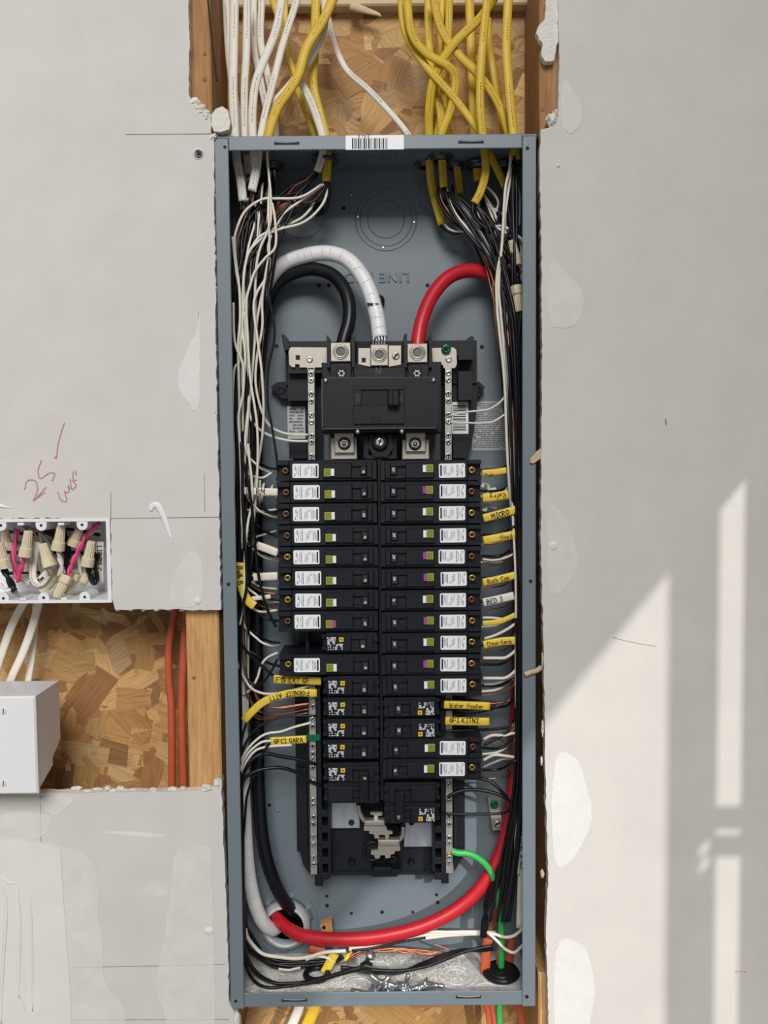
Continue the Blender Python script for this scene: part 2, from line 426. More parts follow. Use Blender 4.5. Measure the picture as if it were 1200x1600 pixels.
patch(wall_lower, 'joint_compound', [(0,1272),(35,1265),(85,1278),(70,1310),(20,1316),(-20,1312)], 'mud_thin')
patch(wall_lower, 'joint_compound', [(60,1244),(120,1246),(105,1262),(86,1278),(66,1262)], 'mud_thin')
patch(wall_lower, 'joint_compound', [(205,1392),(262,1372),(268,1405)], 'mud_thin', amp=1)
patch(wall_lower, 'joint_compound', [(150,1300),(210,1299),(268,1306),(240,1309),(190,1304)], 'mud', amp=.5)
mb = MB(); pprism(mb, [(24,1313),(62,1317),(94,1326),(100,1420),(108,1520),(114,1640),(-60,1640),(-60,1316)], -0.0012, 0.0004)
tp = mb.build('drywall_tape', 'tape', wall_lower)
for pts, r in (([(5,1380),(10,1420),(4,1520),(2,1600)], .0022), ([(28,1382),(32,1440),(30,1560)], .0014), ([(47,1390),(50,1480),(51,1580)], .0018), ([(26,1540),(34,1560),(39,1578)], .0012), ([(0,1368),(14,1379),(25,1379)], .0014)):
    mb = MB(); mb.sweep(spline(P3(pts, -0.0012)), r, .0012, taper=lambda t: math.sin(math.pi*min(.95, max(.05, t)))**.5)
    mb.build('fold', 'tape', tp)
def dab(wall, px, py, r, m='mud'):
    mb = MB(); c = at(px, py, 0.0003); mb.lathe([(mm(r), 0), (mm(r*.9), .0008), (mm(r*.5), .0016), (0.0001, .0019)], c, (0,-1,0), 14)
    return mb.build('screw_dimple', m, wall)
dab(wall_right, 864, 853, 8); dab(wall_left, 309, 939, 6); dab(wall_lower, 327, 1454, 8); dab(wall_right, 872, 259, 3)
for (px, py) in ((310, 240),):
    dab(wall_left, px, py, 10, 'mud_thin')
    mb = MB(); c = at(px, py, -0.001); mb.lathe([(mm(6.5), 0), (mm(6.2), .0008), (mm(5), .0015), (mm(4.2), .0008), (0.0001, .0008)], c, (0,-1,0), 16)
    s = mb.build('drywall_screw', 'dark_zinc', wall_left)
    mb = MB()
    for a in (0.5, 2.07):
        d = Vector((math.cos(a), 0, math.sin(a)))*mm(3.4); e = Vector((-math.sin(a), 0, math.cos(a)))*mm(.9); c2 = at(px, py, -0.0022)
        mb.add([c2-d-e, c2+d-e, c2+d+e, c2-d+e], [(0,1,2,3)])
    mb.build('cross_slot', 'ink', s)
def pencil(wall, pts, m='pencil', r=.0004, name='pencil_line', y=-.0003):
    mb = MB(); P = spline(P3(pts, y), 6) if len(pts) > 2 else P3(pts, y)
    mb.sweep(P, r, .00012, n=6); return mb.build(name, m, wall)
pencil(wall_left, [(196,210),(330,209)]); pencil(wall_left, [(173,768),(173,812)]); pencil(wall_left, [(172,810),(343,808)])
pencil(wall_left, [(319,740),(320,800)], r=.0003); pencil(wall_lower, [(110,1512),(352,1507)]); pencil(wall_lower, [(113,1594),(358,1593)])
pencil(wall_lower, [(63,1244),(64,1316)], r=.0003); pencil(wall_right, [(957,996),(990,1004),(1025,1010)], r=.0003)
for px, py in ((1151,1518),(1157,1518),(1164,1519)): pencil(wall_right, [(px-2,py),(px+2,py)], 'red_pencil', .0005, 'red_mark')
pencil(wall_right, [(1040,655),(1041,664)], 'ink', .0005, 'mark')
for pts in (Q('D5', [(318,65),(300,120),(285,180),(278,238),(268,232)]), Q('D5', [(205,250),(188,300),(200,340),(240,315),(270,315),(258,352)]), Q('D5', [(122,395),(135,352),(175,352),(185,400),(165,450),(228,382)]), Q('D5', [(165,450),(185,435),(222,408)]),
            Q('D5', [(285,405),(300,445),(328,452),(318,400)]), Q('D5', [(318,410),(340,405),(335,375),(345,390)]), Q('D5', [(345,340),(355,395),(375,370),(355,350)]), Q('D5', [(360,305),(362,345),(378,348)]), Q('D5', [(372,300),(376,325)])):
    pencil(wall_left, pts, 'red_pencil', .0007, 'red_writing')
mb = MB(); P = P3(Q('D5', [(742,500),(752,475),(775,472),(795,500),(820,560),(840,620),(853,662)]), -.0006); mb.sweep(spline(P), .0042, .0012, taper=lambda t: .25+.75*math.sin(math.pi*min(1, t*1.0+.08))**.7 if t < .97 else .1)
mb.build('paint_drip', 'white_plastic', wall_left)
mb = MB(); mb.sweep(spline(P3([(0,790),(8,792),(20,794)], -.0005)), .0025, .001, taper=lambda t: 1.05-t); mb.build('paint_drip', 'white_plastic', wall_left)
# crumbled gypsum along the cuts
def crumb(wall, px, py, rx, ry, y=0.004, m='gypsum', name='crumbled_gypsum', n=60, dy=.006):
    bm = bmesh.new(); bmesh.ops.create_icosphere(bm, subdivisions=3, radius=1)
    c = at(px, py, y); o = Vector((rnd()*9, rnd()*9, rnd()*9))
    from mathutils import noise
    mb = MB(); vs = []
    for v in bm.verts:
        k = 1 + .45*noise.noise(v.co*1.6+o) + .22*noise.noise(v.co*4+o)
        vs.append((c.x+v.co.x*k*mm(rx), c.y+v.co.y*k*dy, c.z+v.co.z*k*mm(ry)))
    mb.add(vs, [[v.index for v in f.verts] for f in bm.faces]); bm.free()
    return mb.build(name, m, wall)
crumb(wall_left, 305, 163, 9, 9); crumb(wall_left, 314, 175, 11, 10); crumb(wall_left, 324, 184, 7, 6); crumb(wall_left, 334, 215, 6, 6)
mb = MB(); pprism(mb, [(331,178),(337,170),(347,166),(356,172),(360,192),(358,202),(345,206),(334,205),(330,195)], -0.002, 0.012); mb.build('gypsum_chunk', 'gypsum', wall_left)
mb = MB(); pprism(mb, rag([(853,0),(866,-6),(873,0),(872,60),(866,94),(852,96),(846,85),(848,70),(838,52),(842,40),(851,30),(853,0)], 5, 1.2), 0.003, 0.0125); mb.build('torn_gypsum', 'gypsum', wall_right)
crumb(wall_right, 862, 188, 8, 10); crumb(wall_right, 868, 178, 4, 6)
for k in range(16): crumb(wall_lower, U(66, 335), U(1231, 1237), U(4, 9), U(2, 4), U(.004, .010), dy=.003)
crumb(wall_lower, 340, 1224, 6, 8); crumb(wall_lower, 322, 1230, 8, 5)
for k in range(14): crumb(wall_right, U(846, 850) , U(240, 1200), U(1.5, 2.5), U(4, 14), U(.006, .011), dy=.003)
for k in range(14): crumb(wall_left, U(336, 338)+.007*k*1.5, 260+48*k, U(1.5, 3), U(3, 8), U(.003, .010), dy=.004)
for k in range(8): crumb(wall_left, 185+20*k, 953, U(3, 6), U(1.2, 2.2), U(.002, .010), dy=.004)
for k in range(8): crumb(wall_left, 8+20*k, 810, U(3, 7), U(1, 2.2), U(.002, .010), dy=.004)
crumb(wall_lower, 370, 1592, 6, 12)
# torn paper tabs over the panel edge
mb = MB(); pprism(mb, [(829,716),(838,706),(845,700),(845,716),(834,724),(828,723)], -0.001, 0.0005); mb.build('torn_paper', 'paper_torn', wall_right)
mb = MB(); mb.sweep(spline(P3([(820,1054),(830,1050),(838,1048),(846,1042)], -.001)), .003, .002); mb.build('torn_paper', 'paper_torn', wall_right)
for px, py in ((847,1365),): crumb(wall_right, px, py, 3, 6, .006, 'paper_torn', 'torn_paper', dy=.004)

# --- strand board behind the wall
wb_ = MB(); x0, x1 = -0.75, 0.45
wb_.box(x0, x1, YO, YO+0.011, at(600,1760,YO).z, at(600,-140,YO).z)
wall_back = tag(wb_.build('wall_back', 'plywood'), 'strand board sheathing at the back of the wall cavity', 'wall', kind='structure')
vs = []; fs = []; cols = []; uvs = []
PAL = [(188,146,92),(176,132,80),(198,160,106),(164,120,70),(182,138,84),(206,170,118),(154,112,68),(190,150,90),(178,146,102),(146,104,64),(186,142,84),(192,152,98)]
def strand(px, py, L, W, ang):
    y = YO - U(.0002, .0016)
    c = at(px, py, YO); L *= .00083; W *= .00083
    ca_, sa_ = math.cos(ang), math.sin(ang)
    k = [(-1, U(-.9,-.5)), (U(-.7,.3), U(-1.1,-.85)), (1, U(-.9,-.4)), (U(.85,1.1), U(.3,.9)), (U(-.3,.6), U(.85,1.1)), (U(-1.1,-.85), U(.4,.9))]
    o = len(vs); q = [(a*L/2, b_*W/2) for a, b_ in k]
    tl = U(-.0006, .0006)
    for a, b_ in q: vs.append((c.x+a*ca_-b_*sa_, y+tl*(a/(L/2)), c.z+a*sa_+b_*ca_))
    for a, b_ in q: vs.append((c.x+a*ca_-b_*sa_, YO+.002, c.z+a*sa_+b_*ca_))
    fs.append([o+i for i in range(6)])
    for i in range(6): fs.append([o+i, o+(i+1)%6, o+6+(i+1)%6, o+6+i])
    col = srgb(*random.choice(PAL)); s = U(.8, 1.12); col = tuple(x*s for x in col[:3])+(1,)
    ou, ov = U(0, 50), U(0, 50)
    cols.append(col); uvs.append([(a+ou, b_+ov) for a, b_ in q])
def strands(x0, y0, x1, y1, n):
    for _ in range(n):
        big = rnd() < .45
        strand(U(x0, x1), U(y0, y1), U(85, 170) if big else U(30, 90), U(36, 66) if big else U(9, 26), U(-.5, 3.6))
strands(290, -30, 880, 240, 620); strands(-50, 920, 315, 1270, 520); strands(340, 1540, 880, 1640, 300)
me = bpy.data.meshes.new('wood_strand'); me.from_pydata(vs, [], fs); me.materials.append(MATS['strand'])
cl = me.color_attributes.new('Col', 'FLOAT_COLOR', 'CORNER'); ul = me.uv_layers.new(name='UVMap')
li = 0
for i, p in enumerate(me.polygons):
    s = i // 7
    for k in range(p.loop_total):
        cl.data[p.loop_start+k].color = cols[s]
        vi = me.loops[p.loop_start+k].vertex_index % 12 % 6
        ul.data[p.loop_start+k].uv = uvs[s][vi]
bm = bmesh.new(); bm.from_mesh(me); bmesh.ops.recalc_face_normals(bm, faces=bm.faces); bm.to_mesh(me); bm.free()
so_ = bpy.data.objects.new('wood_strand', me); C.objects.link(so_); so_.parent = wall_back; so_.matrix_parent_inverse = Matrix.Translation(-Vector(wall_back.location)); so_['kind'] = 'stuff'

# --- studs
def stud(pts, label, m='stud', y0=.0132, y1=YO):
    mb = MB(); x0, x1, z0, z1 = R(*pts, y0); mb.box(x0, x1, y0, y1, z0, z1, .002)
    o = mb.build('wall_stud', m); return tag(o, label, 'stud', kind='structure')
s1 = stud((270,-200,328,236), 'rough brown stud at the upper left of the panel opening', 'stud_dark')
s2 = stud((298,930,349,1760), 'pale stud beside the panel left of the orange cables')
s3 = stud((843,-200,905,208), 'brown stud at the upper right of the panel opening', 'stud_dark')
s4 = stud((858,208,905,1520), 'stud hidden behind the right drywall edge')
s5 = stud((841,1520,905,1760), 'stud end showing below the panel at the right')
mb = MB(); mb.sweep(spline(P3(Q('G8', [(275,0),(300,250),(335,560),(350,700),(365,780)]), .0125)), .0009, .0012); mb.build('split', 'black_deep', s1)
for s_, px, py in ((s1, 320, 84), (s1, 320, 124), (s3, 848, 171), (s2, 303, 1059)):
    mb = MB(); mb.cyl(at(px, py, .0134), mm(3), .0009, n=10); mb.build('knot', 'plywood', s_)
mb = MB(); pbox(mb, 330, -140, 845, 8, .098, YO-.002, .002); tag(mb.build('wall_blocking', 'pale_wood'), 'pale blocking board across the top of the cavity', 'board', kind='structure')
mb = MB(); mb.sweep(spline(P3([(548,8),(570,16),(590,22),(596,26)], .096)), .006, .003, taper=lambda t: 1.05-t); mb.build('splinter', 'pale_wood', wall_back)

# --- side wall of the room with a doorway: it shapes the sun (out of the frame, to the right)
XS = 0.66
def on_side(px, py):
    p = at(px, py, 0); t = (XS-p.x)/0.39
    return -t, p.z + .48*t           # (y, z) on the side wall
yJ, _ = on_side(1158, 1200); yP0, _ = on_side(1118, 1200); yP1, _ = on_side(1042, 1200)
_, zH = on_side(1042, 880)
mb = MB(); mb.box(XS, XS+.012, yJ, .0, 0, 4.6); mb.box(XS, XS+.012, -3.2, yJ, zH, 4.6); mb.box(XS, XS+.012, -3.2, -3.0, 0, zH)
tag(mb.build('wall_side', 'dark_wood'), 'side wall with the doorway the sun comes through', 'wall', kind='structure')
mb = MB()
_, h1 = on_side(1100, 1325); _, h2 = on_side(1098, 1352); yh, _ = on_side(1099, 1340)
g = .007
for z0, z1 in ((0, h2-g), (h2+g, h1-g), (h1+g, zH)): mb.box(XS, XS+.002, yP1, yP0, z0, z1)
for h in (h1, h2): mb.box(XS, XS+.002, yP1, yh-.016, h-g, h+g); mb.box(XS, XS+.002, yh+.016, yP0, h-g, h+g)
tag(mb.build('trim_1', 'dark_wood'), 'upright post of the doorway with two bore holes', 'post', kind='structure')
yc = (yJ+yP0)/2
def latch(pya, pyb, pxa=1108, pxb=1166):
    mb = MB(); a_ = at(pxa, pya, 0); b_ = at(pxb, pyb, 0)
    mb.box(a_.x-.39*yc, b_.x-.39*yc, yc-.001, yc+.001, b_.z-.48*yc, a_.z-.48*yc); return mb
tag(latch(1260, 1295).build('trim_2', 'dark_wood'), 'upper latch plate between post and jamb', 'plate', kind='structure')
tag(latch(1305, 1338).build('trim_3', 'dark_wood'), 'lower latch plate between post and jamb', 'plate', kind='structure')

# ================================================================== ENCLOSURE
YF = 0.004
XL = (at(338,222,YF).x + at(358,1572,YF).x)/2; XR = (at(839,212,YF).x + at(835,1568,YF).x)/2
XLi = (at(361.6,240,YF).x + at(377.5,1550,YF).x)/2; XRi = (at(817,234,YF).x + at(815,1545,YF).x)/2
ZT = at(590,211.5,YF).z; ZB = at(596,1571,YF).z; ZTi = at(590,234,YF).z; ZBi = at(596,1549,YF).z
print('panel', XL, XR, XLi, XRi, ZB, ZT, 'w', XR-XL, 'h', ZT-ZB)
T = .0016
panel = empty('breaker_box', ((XL+XR)/2, YB, ZB), 'open grey steel breaker box set in the wall', 'breaker box')
mb = MB(); mb.box(XL+T, XR-T, YB, YB+T, ZB+T, ZT-T); back = mb.build('back_panel', 'panel_grey', panel)
mb = MB(); mb.box(XL, XL+T, YF, YB+T, ZB, ZT); mb.build('side_wall', 'panel_grey', panel)
mb = MB(); mb.box(XR-T, XR, YF, YB+T, ZB, ZT); mb.build('side_wall', 'panel_grey', panel)
mb = MB(); mb.box(XL+T, XR-T, YF, YB+T, ZT-T, ZT); topw = mb.build('top_wall', 'panel_grey', panel)
mb = MB(); mb.box(XL+T, XR-T, YF, YB+T, ZB, ZB+T); botw = mb.build('bottom_wall', 'galvanized', panel)
zt2 = at(350,217,YF).z
fl = []
for a, b_ in ((XL, XLi), (XRi, XR)):
    mb = MB(); mb.box(a, b_, YF-T, YF, ZB-.002, zt2, .0008); fl.append(mb.build('front_flange', 'panel_grey', panel))
for a, b_ in ((ZB, ZBi), (ZTi, ZT)):
    mb = MB(); mb.box(XLi+.0004, XRi-.0004, YF-T, YF, a, b_, .0008); fl.append(mb.build('front_flange', 'panel_grey', panel))
mb = MB(); mb.cyl(at(829,216,YF-T+.0003), .0035, .0004); 
for i, (px, py, r) in enumerate(((351.5,230,2.6),(824,232,3),(368.5,1564,2.6),(823,1557,3.2),(357,913,3),(829,908,3))):
    mb = MB(); mb.cyl(at(px, py, YF-T+.0004), mm(r), .0006, n=12); mb.build('screw_hole', 'black_deep', fl[0] if px < 600 else fl[1])
for px, py, par in ((448,224,3),(736,222,3),(460,1563,2),(732,1558,2)):
    mb = MB(); pbox(mb, px-20, py-2.4, px+20, py+2.4, YF-T-.0003, YF, .0004); s_ = mb.build('slot', 'black_deep', fl[par])
    mb = MB(); mb.sweep(spline(P3([(px-18,py-2),(px,py-1),(px+18,py-2)], YF-T-.0004)), .0012, .0011); mb.build('slot_tongue', 'panel_grey', fl[par])
# barcode sticker
mb = MB(); pbox(mb, 540, 211.3, 631, 233.5, YF-T-.0003, YF); st = mb.build('barcode_sticker', 'label', panel)
mb = MB(); x = 550.0
while x < 606:
    wd = random.choice((.8, .8, 1.4, 2.2)); pbox(mb, x, 216, x+wd, 232.5, YF-T-.0005, YF-T-.0003); x += wd + random.choice((.8, 1.2, 1.8))
mb.build('bar', 'ink', st)
mb = MB(); p = at(560, 215, YF-T-.0004); write(mb, '0 1 5 2', lambda u, v: p + Vector((u, 0, v)), .003, .0006); mb.build('print', 'ink', st)
# embossed rings and lettering on the back
def rings(px, py, rs, par=back, y=YB-.0002, r=.0007):
    for q in rs:
        mb = MB(); mb.ring(at(px, py, y), mm(q, y), r, n=40); mb.build('knockout_ring', 'panel_grey', par)
rings(603, 343, (47, 40, 28)); rings(470, 330, (40,)); rings(402, 1338, (33,)); rings(445, 1438, (52,)); rings(690, 305, (36,))
for k in range(4):
    a = k*math.pi/2+.1; mb = MB(); mb.cyl(at(603+44*math.cos(a), 343+44*math.sin(a), YB), .0012, .0012, n=8); mb.build('spot_weld', 'zinc', back)
for px, py, r in ((537,325,3.4),(498,446,3.2),(514,446,3.2),(432,541,3),(753,542,3.2),(421,1258,3),(511,1400,2.4),(511,1415,3),(682,1398,2.6),(684,1410,3),(549,1427,2.4),(597,1425,3),(645,1425,2.4),(668,446,3.2),(692,318,7),(497,325,9),(746,205,2)):
    mb = MB(); mb.cyl(at(px, py, YB+.0001), mm(r, YB), .0005, n=14); mb.build('screw_hole', 'black_deep', back)
for px, py, r in ((434,1266,2.4),(549,304,2.6),(446,322,2)):
    mb = MB(); mb.lathe([(mm(r*1.1), 0), (mm(r), .001), (.0001, .0016)], at(px, py, YB), (0,-1,0), 12); mb.build('dimple', 'zinc', back)
mb = MB(); mb.lathe([(mm(9), 0), (mm(8.6), .010), (mm(6), .013), (.0001, .0134)], at(593, 471, YB), (0,-1,0), 16); mb.build('plug', 'black_plastic', back)
fc = bpy.data.curves.new('letters', 'FONT'); fc.body = 'LINE END'; fc.size = .0175; fc.extrude = .0004; fc.bevel_depth = .0008; fc.bevel_resolution = 1; fc.align_x = 'CENTER'; fc.align_y = 'CENTER'; fc.space_character = 1.12; fc.offset = -.0003
fo = bpy.data.objects.new('letters', fc); C.objects.link(fo)
me = bpy.data.meshes.new_from_object(fo.evaluated_get(bpy.context.evaluated_depsgraph_get())); bpy.data.objects.remove(fo)
me.materials.clear(); me.materials.append(MATS['panel_grey'])
lo = bpy.data.objects.new('embossed_lettering', me); C.objects.link(lo); lo.parent = back
lo.location = at(589, 433, YB-.0002) - abs_loc(back); lo.rotation_euler = (math.pi/2, math.pi, 0)
tag(lo, 'stamped lettering LINE END upside down on the steel')
# top wall knockouts and box connectors
for px, yy, rr in ((470, .065, (30, 22)), (585, .065, (34, 26, 16)), (622, .08, (20,)), (655, .05, (20, 14))):
    for q in rr:
        mb = MB(); c = at(px, 236, yy); c.z = ZT-T; mb.ring(c, mm(q), .0007, ax=(0,0,1), n=36); mb.build('knockout_ring', 'panel_grey', topw)
# galvanised floor: knockout rings and sawdust
zf = ZB+T
for px, yy, rr in ((430,.055,(30,20)),(500,.045,(26,)),(400,.03,(20,)),(560,.04,(30,22)),(590,.075,(26,)),(652,.03,(20,)),(713,.058,(32,22)),(760,.03,(20,))):
    for q in rr:
        c = at(px, 1520, yy); mb = MB(); mb.ring(Vector((c.x, yy, zf)), mm(q), .0007, ax=(0,0,1), n=36); mb.build('knockout_ring', 'galvanized', botw)
from mathutils import noise as mnoise
def noise_at(x, y): return mnoise.noise(Vector((x*45, y*45, 3)))
mb = MB()
for k in range(5200):
    x = U(XLi+.004, XRi-.06); y = U(.012, .108)
    if noise_at(x, y) < U(-.25, .25): continue
    s = U(.0004, .0013); a = U(0, 3.1); e1 = Vector((math.cos(a), math.sin(a), 0))*s; e2 = Vector((-math.sin(a), math.cos(a), 0))*s*U(.4, .9)
    c = Vector((x, y, zf)); h = U(.0004, .0011)
    mb.add([c-e1-e2, c+e1-e2, c+e1+e2, c-e1+e2, c+Vector((0,0,h))], [(0,1,4),(1,2,4),(2,3,4),(3,0,4)])
sd = mb.build('sawdust', 'dust', kind='stuff'); tag(sd, 'pale gypsum dust and sawdust strewn on the panel floor', 'dust')

# ================================================================== BUS ASSEMBLY
bus = empty('bus_assembly', at(598, 1366, YB), 'black plastic interior with neutral bars carrying the breakers', 'bus assembly')
YR = .088   # rail plane
mb = MB()
pprism(mb, [(449,600),(503,600),(503,720),(460,720),(452,700),(452,640)], .094, YB)
pprism(mb, [(690,600),(735,585),(745,600),(745,640),(736,700),(724,720),(690,720)], .094, YB)
pbox(mb, 446, 533, 745, 600, .090, YB)
pbox(mb, 505, 720, 700, 1300, .080, YB)                # spine under the breakers
pbox(mb, 462, 1020, 505, 1330, .094, YB); pbox(mb, 690, 1090, 726, 1330, .094, YB)
pbox(mb, 466, 720, 505, 1020, .094, YB); pbox(mb, 690, 720, 726, 1090, .094, YB)
mb.build('base', 'black_plastic', bus)
mb = MB(); pbox(mb, 515, 1290, 691, 1366, .078, YB, .001); pbox(mb, 515, 1362, 691, 1367, .074, YB); mb.build('base_tray', 'black_plastic', bus)
# mounting ears
for pts in ([(423,605),(432,597),(452,596),(452,623),(440,623)], [(758,605),(748,596),(735,596),(735,623),(748,619)]):
    mb = MB(); pprism(mb, pts, .096, YB); e = mb.build('mounting_ear', 'black_plastic', bus)
    c = at(sum(p[0] for p in pts)/5, sum(p[1] for p in pts)/5+1, .0955); mb = MB(); mb.ring(c, .004, .0012, n=18); mb.build('ear_ring', 'black_gloss', e)
# top frame with upright fins
def bpart(name, *fs):
    mb = MB()
    for f in fs: f(mb)
    return mb.build(name, 'black_plastic', bus)
bpart('frame_fin', lambda m_: pprism(m_, [(440,522),(446,524),(450,534),(452,545),(444,548),(441,536)], .055, .094))
bpart('top_frame', lambda m_: pbox(m_, 450, 533, 512, 583, .062, .094)); bpart('frame_block', lambda m_: pbox(m_, 716, 537, 740, 562, .062, .094))
bpart('top_frame', lambda m_: pprism(m_, [(668,540),(724,534),(736,525),(741,527),(741,545),(724,552),(714,556),(668,556)], .064, .094))
for q in ((450,580,482,626,.075),(716,580,738,625,.075),(452,688,484,716,.080),(708,690,732,716,.080)): bpart('frame_block', lambda m_: pbox(m_, *q, .094))
for pts in ([(510,523),(515,528),(516,574),(511,574)], [(549,522),(554,526),(555,574),(550,574)], [(631,523),(636,521),(636,574),(631,574)], [(671,524),(675,521),(675,574),(670,574)]):
    mb = MB(); pprism(mb, pts, .022, .09); mb.build('lug_divider', 'black_plastic', bus)
# nickel plates at the top
def screw_head(mb, px, py, y, r, h=.0018, ax=(0,-1,0)):
    c = at(px, py, y); mb.lathe([(mm(r,y), 0), (mm(r,y), h*.6), (mm(r*.8,y), h), (mm(r*.5,y), h*.75), (.0001, h*.7)], c, ax, 14)
def slot_cross(mb, px, py, y, r, ang=.3, bars=2):
    c = at(px, py, y)
    for k in range(bars):
        a = ang+k*math.pi/2; d = Vector((math.cos(a),0,math.sin(a)))*mm(r,y); e = Vector((-math.sin(a),0,math.cos(a)))*mm(r*.22,y)
        mb.add([c-d-e, c+d-e, c+d+e, c-d+e], [(0,1,2,3)])
YN = .058
mb = MB(); pprism(mb, [(455,542.5),(512,543),(512,574),(492,574),(492,577),(480,577),(480,574),(468,574),(468,569),(461,569),(461,574),(455,573),(452,569),(451,546)], YN, YN+.003); pl = mb.build('neutral_plate', 'nickel', bus)
mb = MB(); pbox(mb, 462, 555, 468.5, 562, YN-.0003, YN); mb.build('square_hole', 'black_deep', pl)
mb = MB(); screw_head(mb, 484, 561.5, YN, 5); mb.build('plate_screw', 'zinc', pl)
mb = MB(); pprism(mb, [(675,544),(709,543),(713,547),(714,569),(711,575),(693,575),(692,570),(676,570)], YN, YN+.003); pr = mb.build('neutral_plate', 'nickel', bus)
mb = MB(); screw_head(mb, 701, 561.5, YN, 4.8); mb.build('plate_screw', 'zinc', pr)
mb = MB(); screw_head(mb, 697, 545.5, YN-.001, 7.5, .004); gs = mb.build('bonding_screw', 'green_screw', pr)
mb = MB(); slot_cross(mb, 697, 545.5, YN-.0052, 5, .6); mb.build('cross_slot', 'black_deep', gs)
# neutral bars
def bar(x0, y0, x1, y1, ym, screws, par=bus, m='nickel'):
    mb = MB(); pprism(mb, [(x0-5,y0),(x0+5,y0),(x1+5,y1),(x1-5,y1)], ym, ym+.012); b_ = mb.build('neutral_bar', m, par)
    for py in screws:
        px = x0+(x1-x0)*(py-y0)/(y1-y0)
        mb = MB(); screw_head(mb, px, py, ym, 4.6, .0014); s = mb.build('terminal_screw', 'zinc', b_)
        mb = MB(); slot_cross(mb, px, py, ym-.0016, 3.4, U(0, 1.5), 2 if rnd() < .6 else 1); mb.build('screw_slot', 'black_deep', s)
    return b_
bar(486, 575, 487, 718, .058, [584, 594.5, 615.5, 627, 648.5, 659.5, 681, 691, 712.5])
bar(700.5, 575, 700.5, 718, .058, [583, 594, 615, 626.5, 648, 659, 680.5, 691, 712])
bar(487.5, 1060, 490.5, 1366, .058, [1092, 1104, 1124, 1135, 1166, 1178, 1186, 1200, 1222, 1250, 1258, 1277, 1288, 1307, 1320, 1340, 1351])
bar(701.5, 1085, 702, 1364, .058, [1094, 1226, 1252, 1276, 1288, 1309, 1317, 1340, 1348])
mb = MB(); pbox(mb, 492, 1366, 504, 1385, .060, .09, .001); mb.build('bar_end', 'black_gloss', bus)
mb = MB(); pbox(mb, 690, 1364, 701, 1381, .060, .09, .001); mb.build('bar_end', 'black_gloss', bus)
# rails beside the bars with teeth
mb = MB(); pbox(mb, 478, 720, 483, 1362, .062, .094); pbox(mb, 496, 1060, 502, 1372, .056, .094); pbox(mb, 689, 1085, 695, 1372, .056, .094); pbox(mb, 708, 720, 713, 1330, .064, .094)
pbox(mb, 512.5, 1255, 516.5, 1372, .052, .094); pbox(mb, 675.5, 1285, 679.5, 1362, .052, .094); pbox(mb, 466, 1200, 480, 1325, .085, .094)
pprism(mb, [(467,1325),(482,1325),(484,1366),(474,1352)], .085, .11); pprism(mb, [(708,1325),(726,1325),(722,1340),(710,1362)], .085, .11)
mb.build('rail', 'black_plastic', bus)
for k in range(5):
    py = 1266+k*24.5
    mb = MB(); pbox(mb, 502, py, 513, py+11, .055, .09, .0006); mb.build('rail_tooth', 'black_plastic', bus)
    if k: mb = MB(); pbox(mb, 679, py, 690, py+11, .055, .09, .0006); mb.build('rail_tooth', 'black_plastic', bus)
# centre spine ridge between the columns
mb = MB(); pbox(mb, 592.5, 718, 597, 1250, .034, .08); mb.build('centre_ridge', 'black_plastic', bus)
# exposed bus plates and stabs at the bottom
mb = MB(); pbox(mb, 517.5, 1250, 562, 1294.5, .068, .08, .0006); b1 = mb.build('bus_plate', 'aluminium', bus)
mb = MB(); mb.cyl(at(549, 1285, .0682), mm(5.2), .0008); mb.build('plate_hole', 'black_deep', b1)
mb = MB(); pbox(mb, 631, 1284, 675, 1323.5, .068, .08, .0006); b2 = mb.build('bus_plate', 'aluminium', bus)
mb = MB(); mb.cyl(at(643, 1285, .0682), mm(5), .0008); mb.build('plate_hole', 'black_deep', b2)
def stab(pts, fold, par, arm):
    mb = MB(); pprism(mb, pts, .050, .054); s = mb.build('bus_stab', 'nickel', par)
    mb = MB(); pbox(mb, *fold, .046, .056, .0015); mb.build('stab_fold', 'nickel', s)
    mb = MB(); mb.sweep(spline(P3(arm, .06)), .0032, .006, n=6); mb.build('stab_arm', 'nickel', s)
    return s
stab(Q('E5', [(375,330),(560,330),(575,370),(618,378),(618,398),(590,402),(585,435),(560,437),(552,408),(506,406),(500,436),(468,438),(458,400),(420,396),(420,372),(375,370)]), (569,1283,602,1291), b1, [(560,1256),(562,1268),(567,1278),(575,1286)])
stab(Q('E5', [(495,495),(680,495),(684,540),(640,545),(632,570),(602,575),(598,604),(560,606),(552,580),(512,580),(506,608),(470,608),(462,580),(434,572),(438,540),(495,535)]), (590.5,1313,625,1322), b2, [(630,1290),(629,1304),(622,1313),(612,1319)])
mb = MB(); pprism(mb, Q('E5', [(430,215),(530,215),(530,240),(495,245),(490,270),(465,270),(455,235),(430,235)]), .054, .058); mb.build('bus_stab', 'nickel', bus)
# moulded collars in the tray
for c_, r in (((583,1330), 16), ((612,1352), 15), ((617,1296), 14), ((580,1262), 18)):
    mb = MB(); mb.ring(at(*c_, .072), mm(r), .0022, n=24); mb.build('moulded_collar', 'black_gloss', bus)
for px, py in ((550, 1345), (643, 1344)):
    mb = MB(); mb.lathe([(mm(6), 0), (mm(6), .005), (mm(4), .008), (.0001, .008)], at(px, py, .078), (0,-1,0), 6, False); mb.build('tray_boss', 'black_gloss', bus)
mb = MB(); pprism(mb, [(580,1358),(626,1358),(626,1362),(620,1370),(581,1370)], .060, .09); pbox(mb, 584, 1356, 612, 1364, .058, .07, .001); mb.build('tray_latch', 'black_gloss', bus)
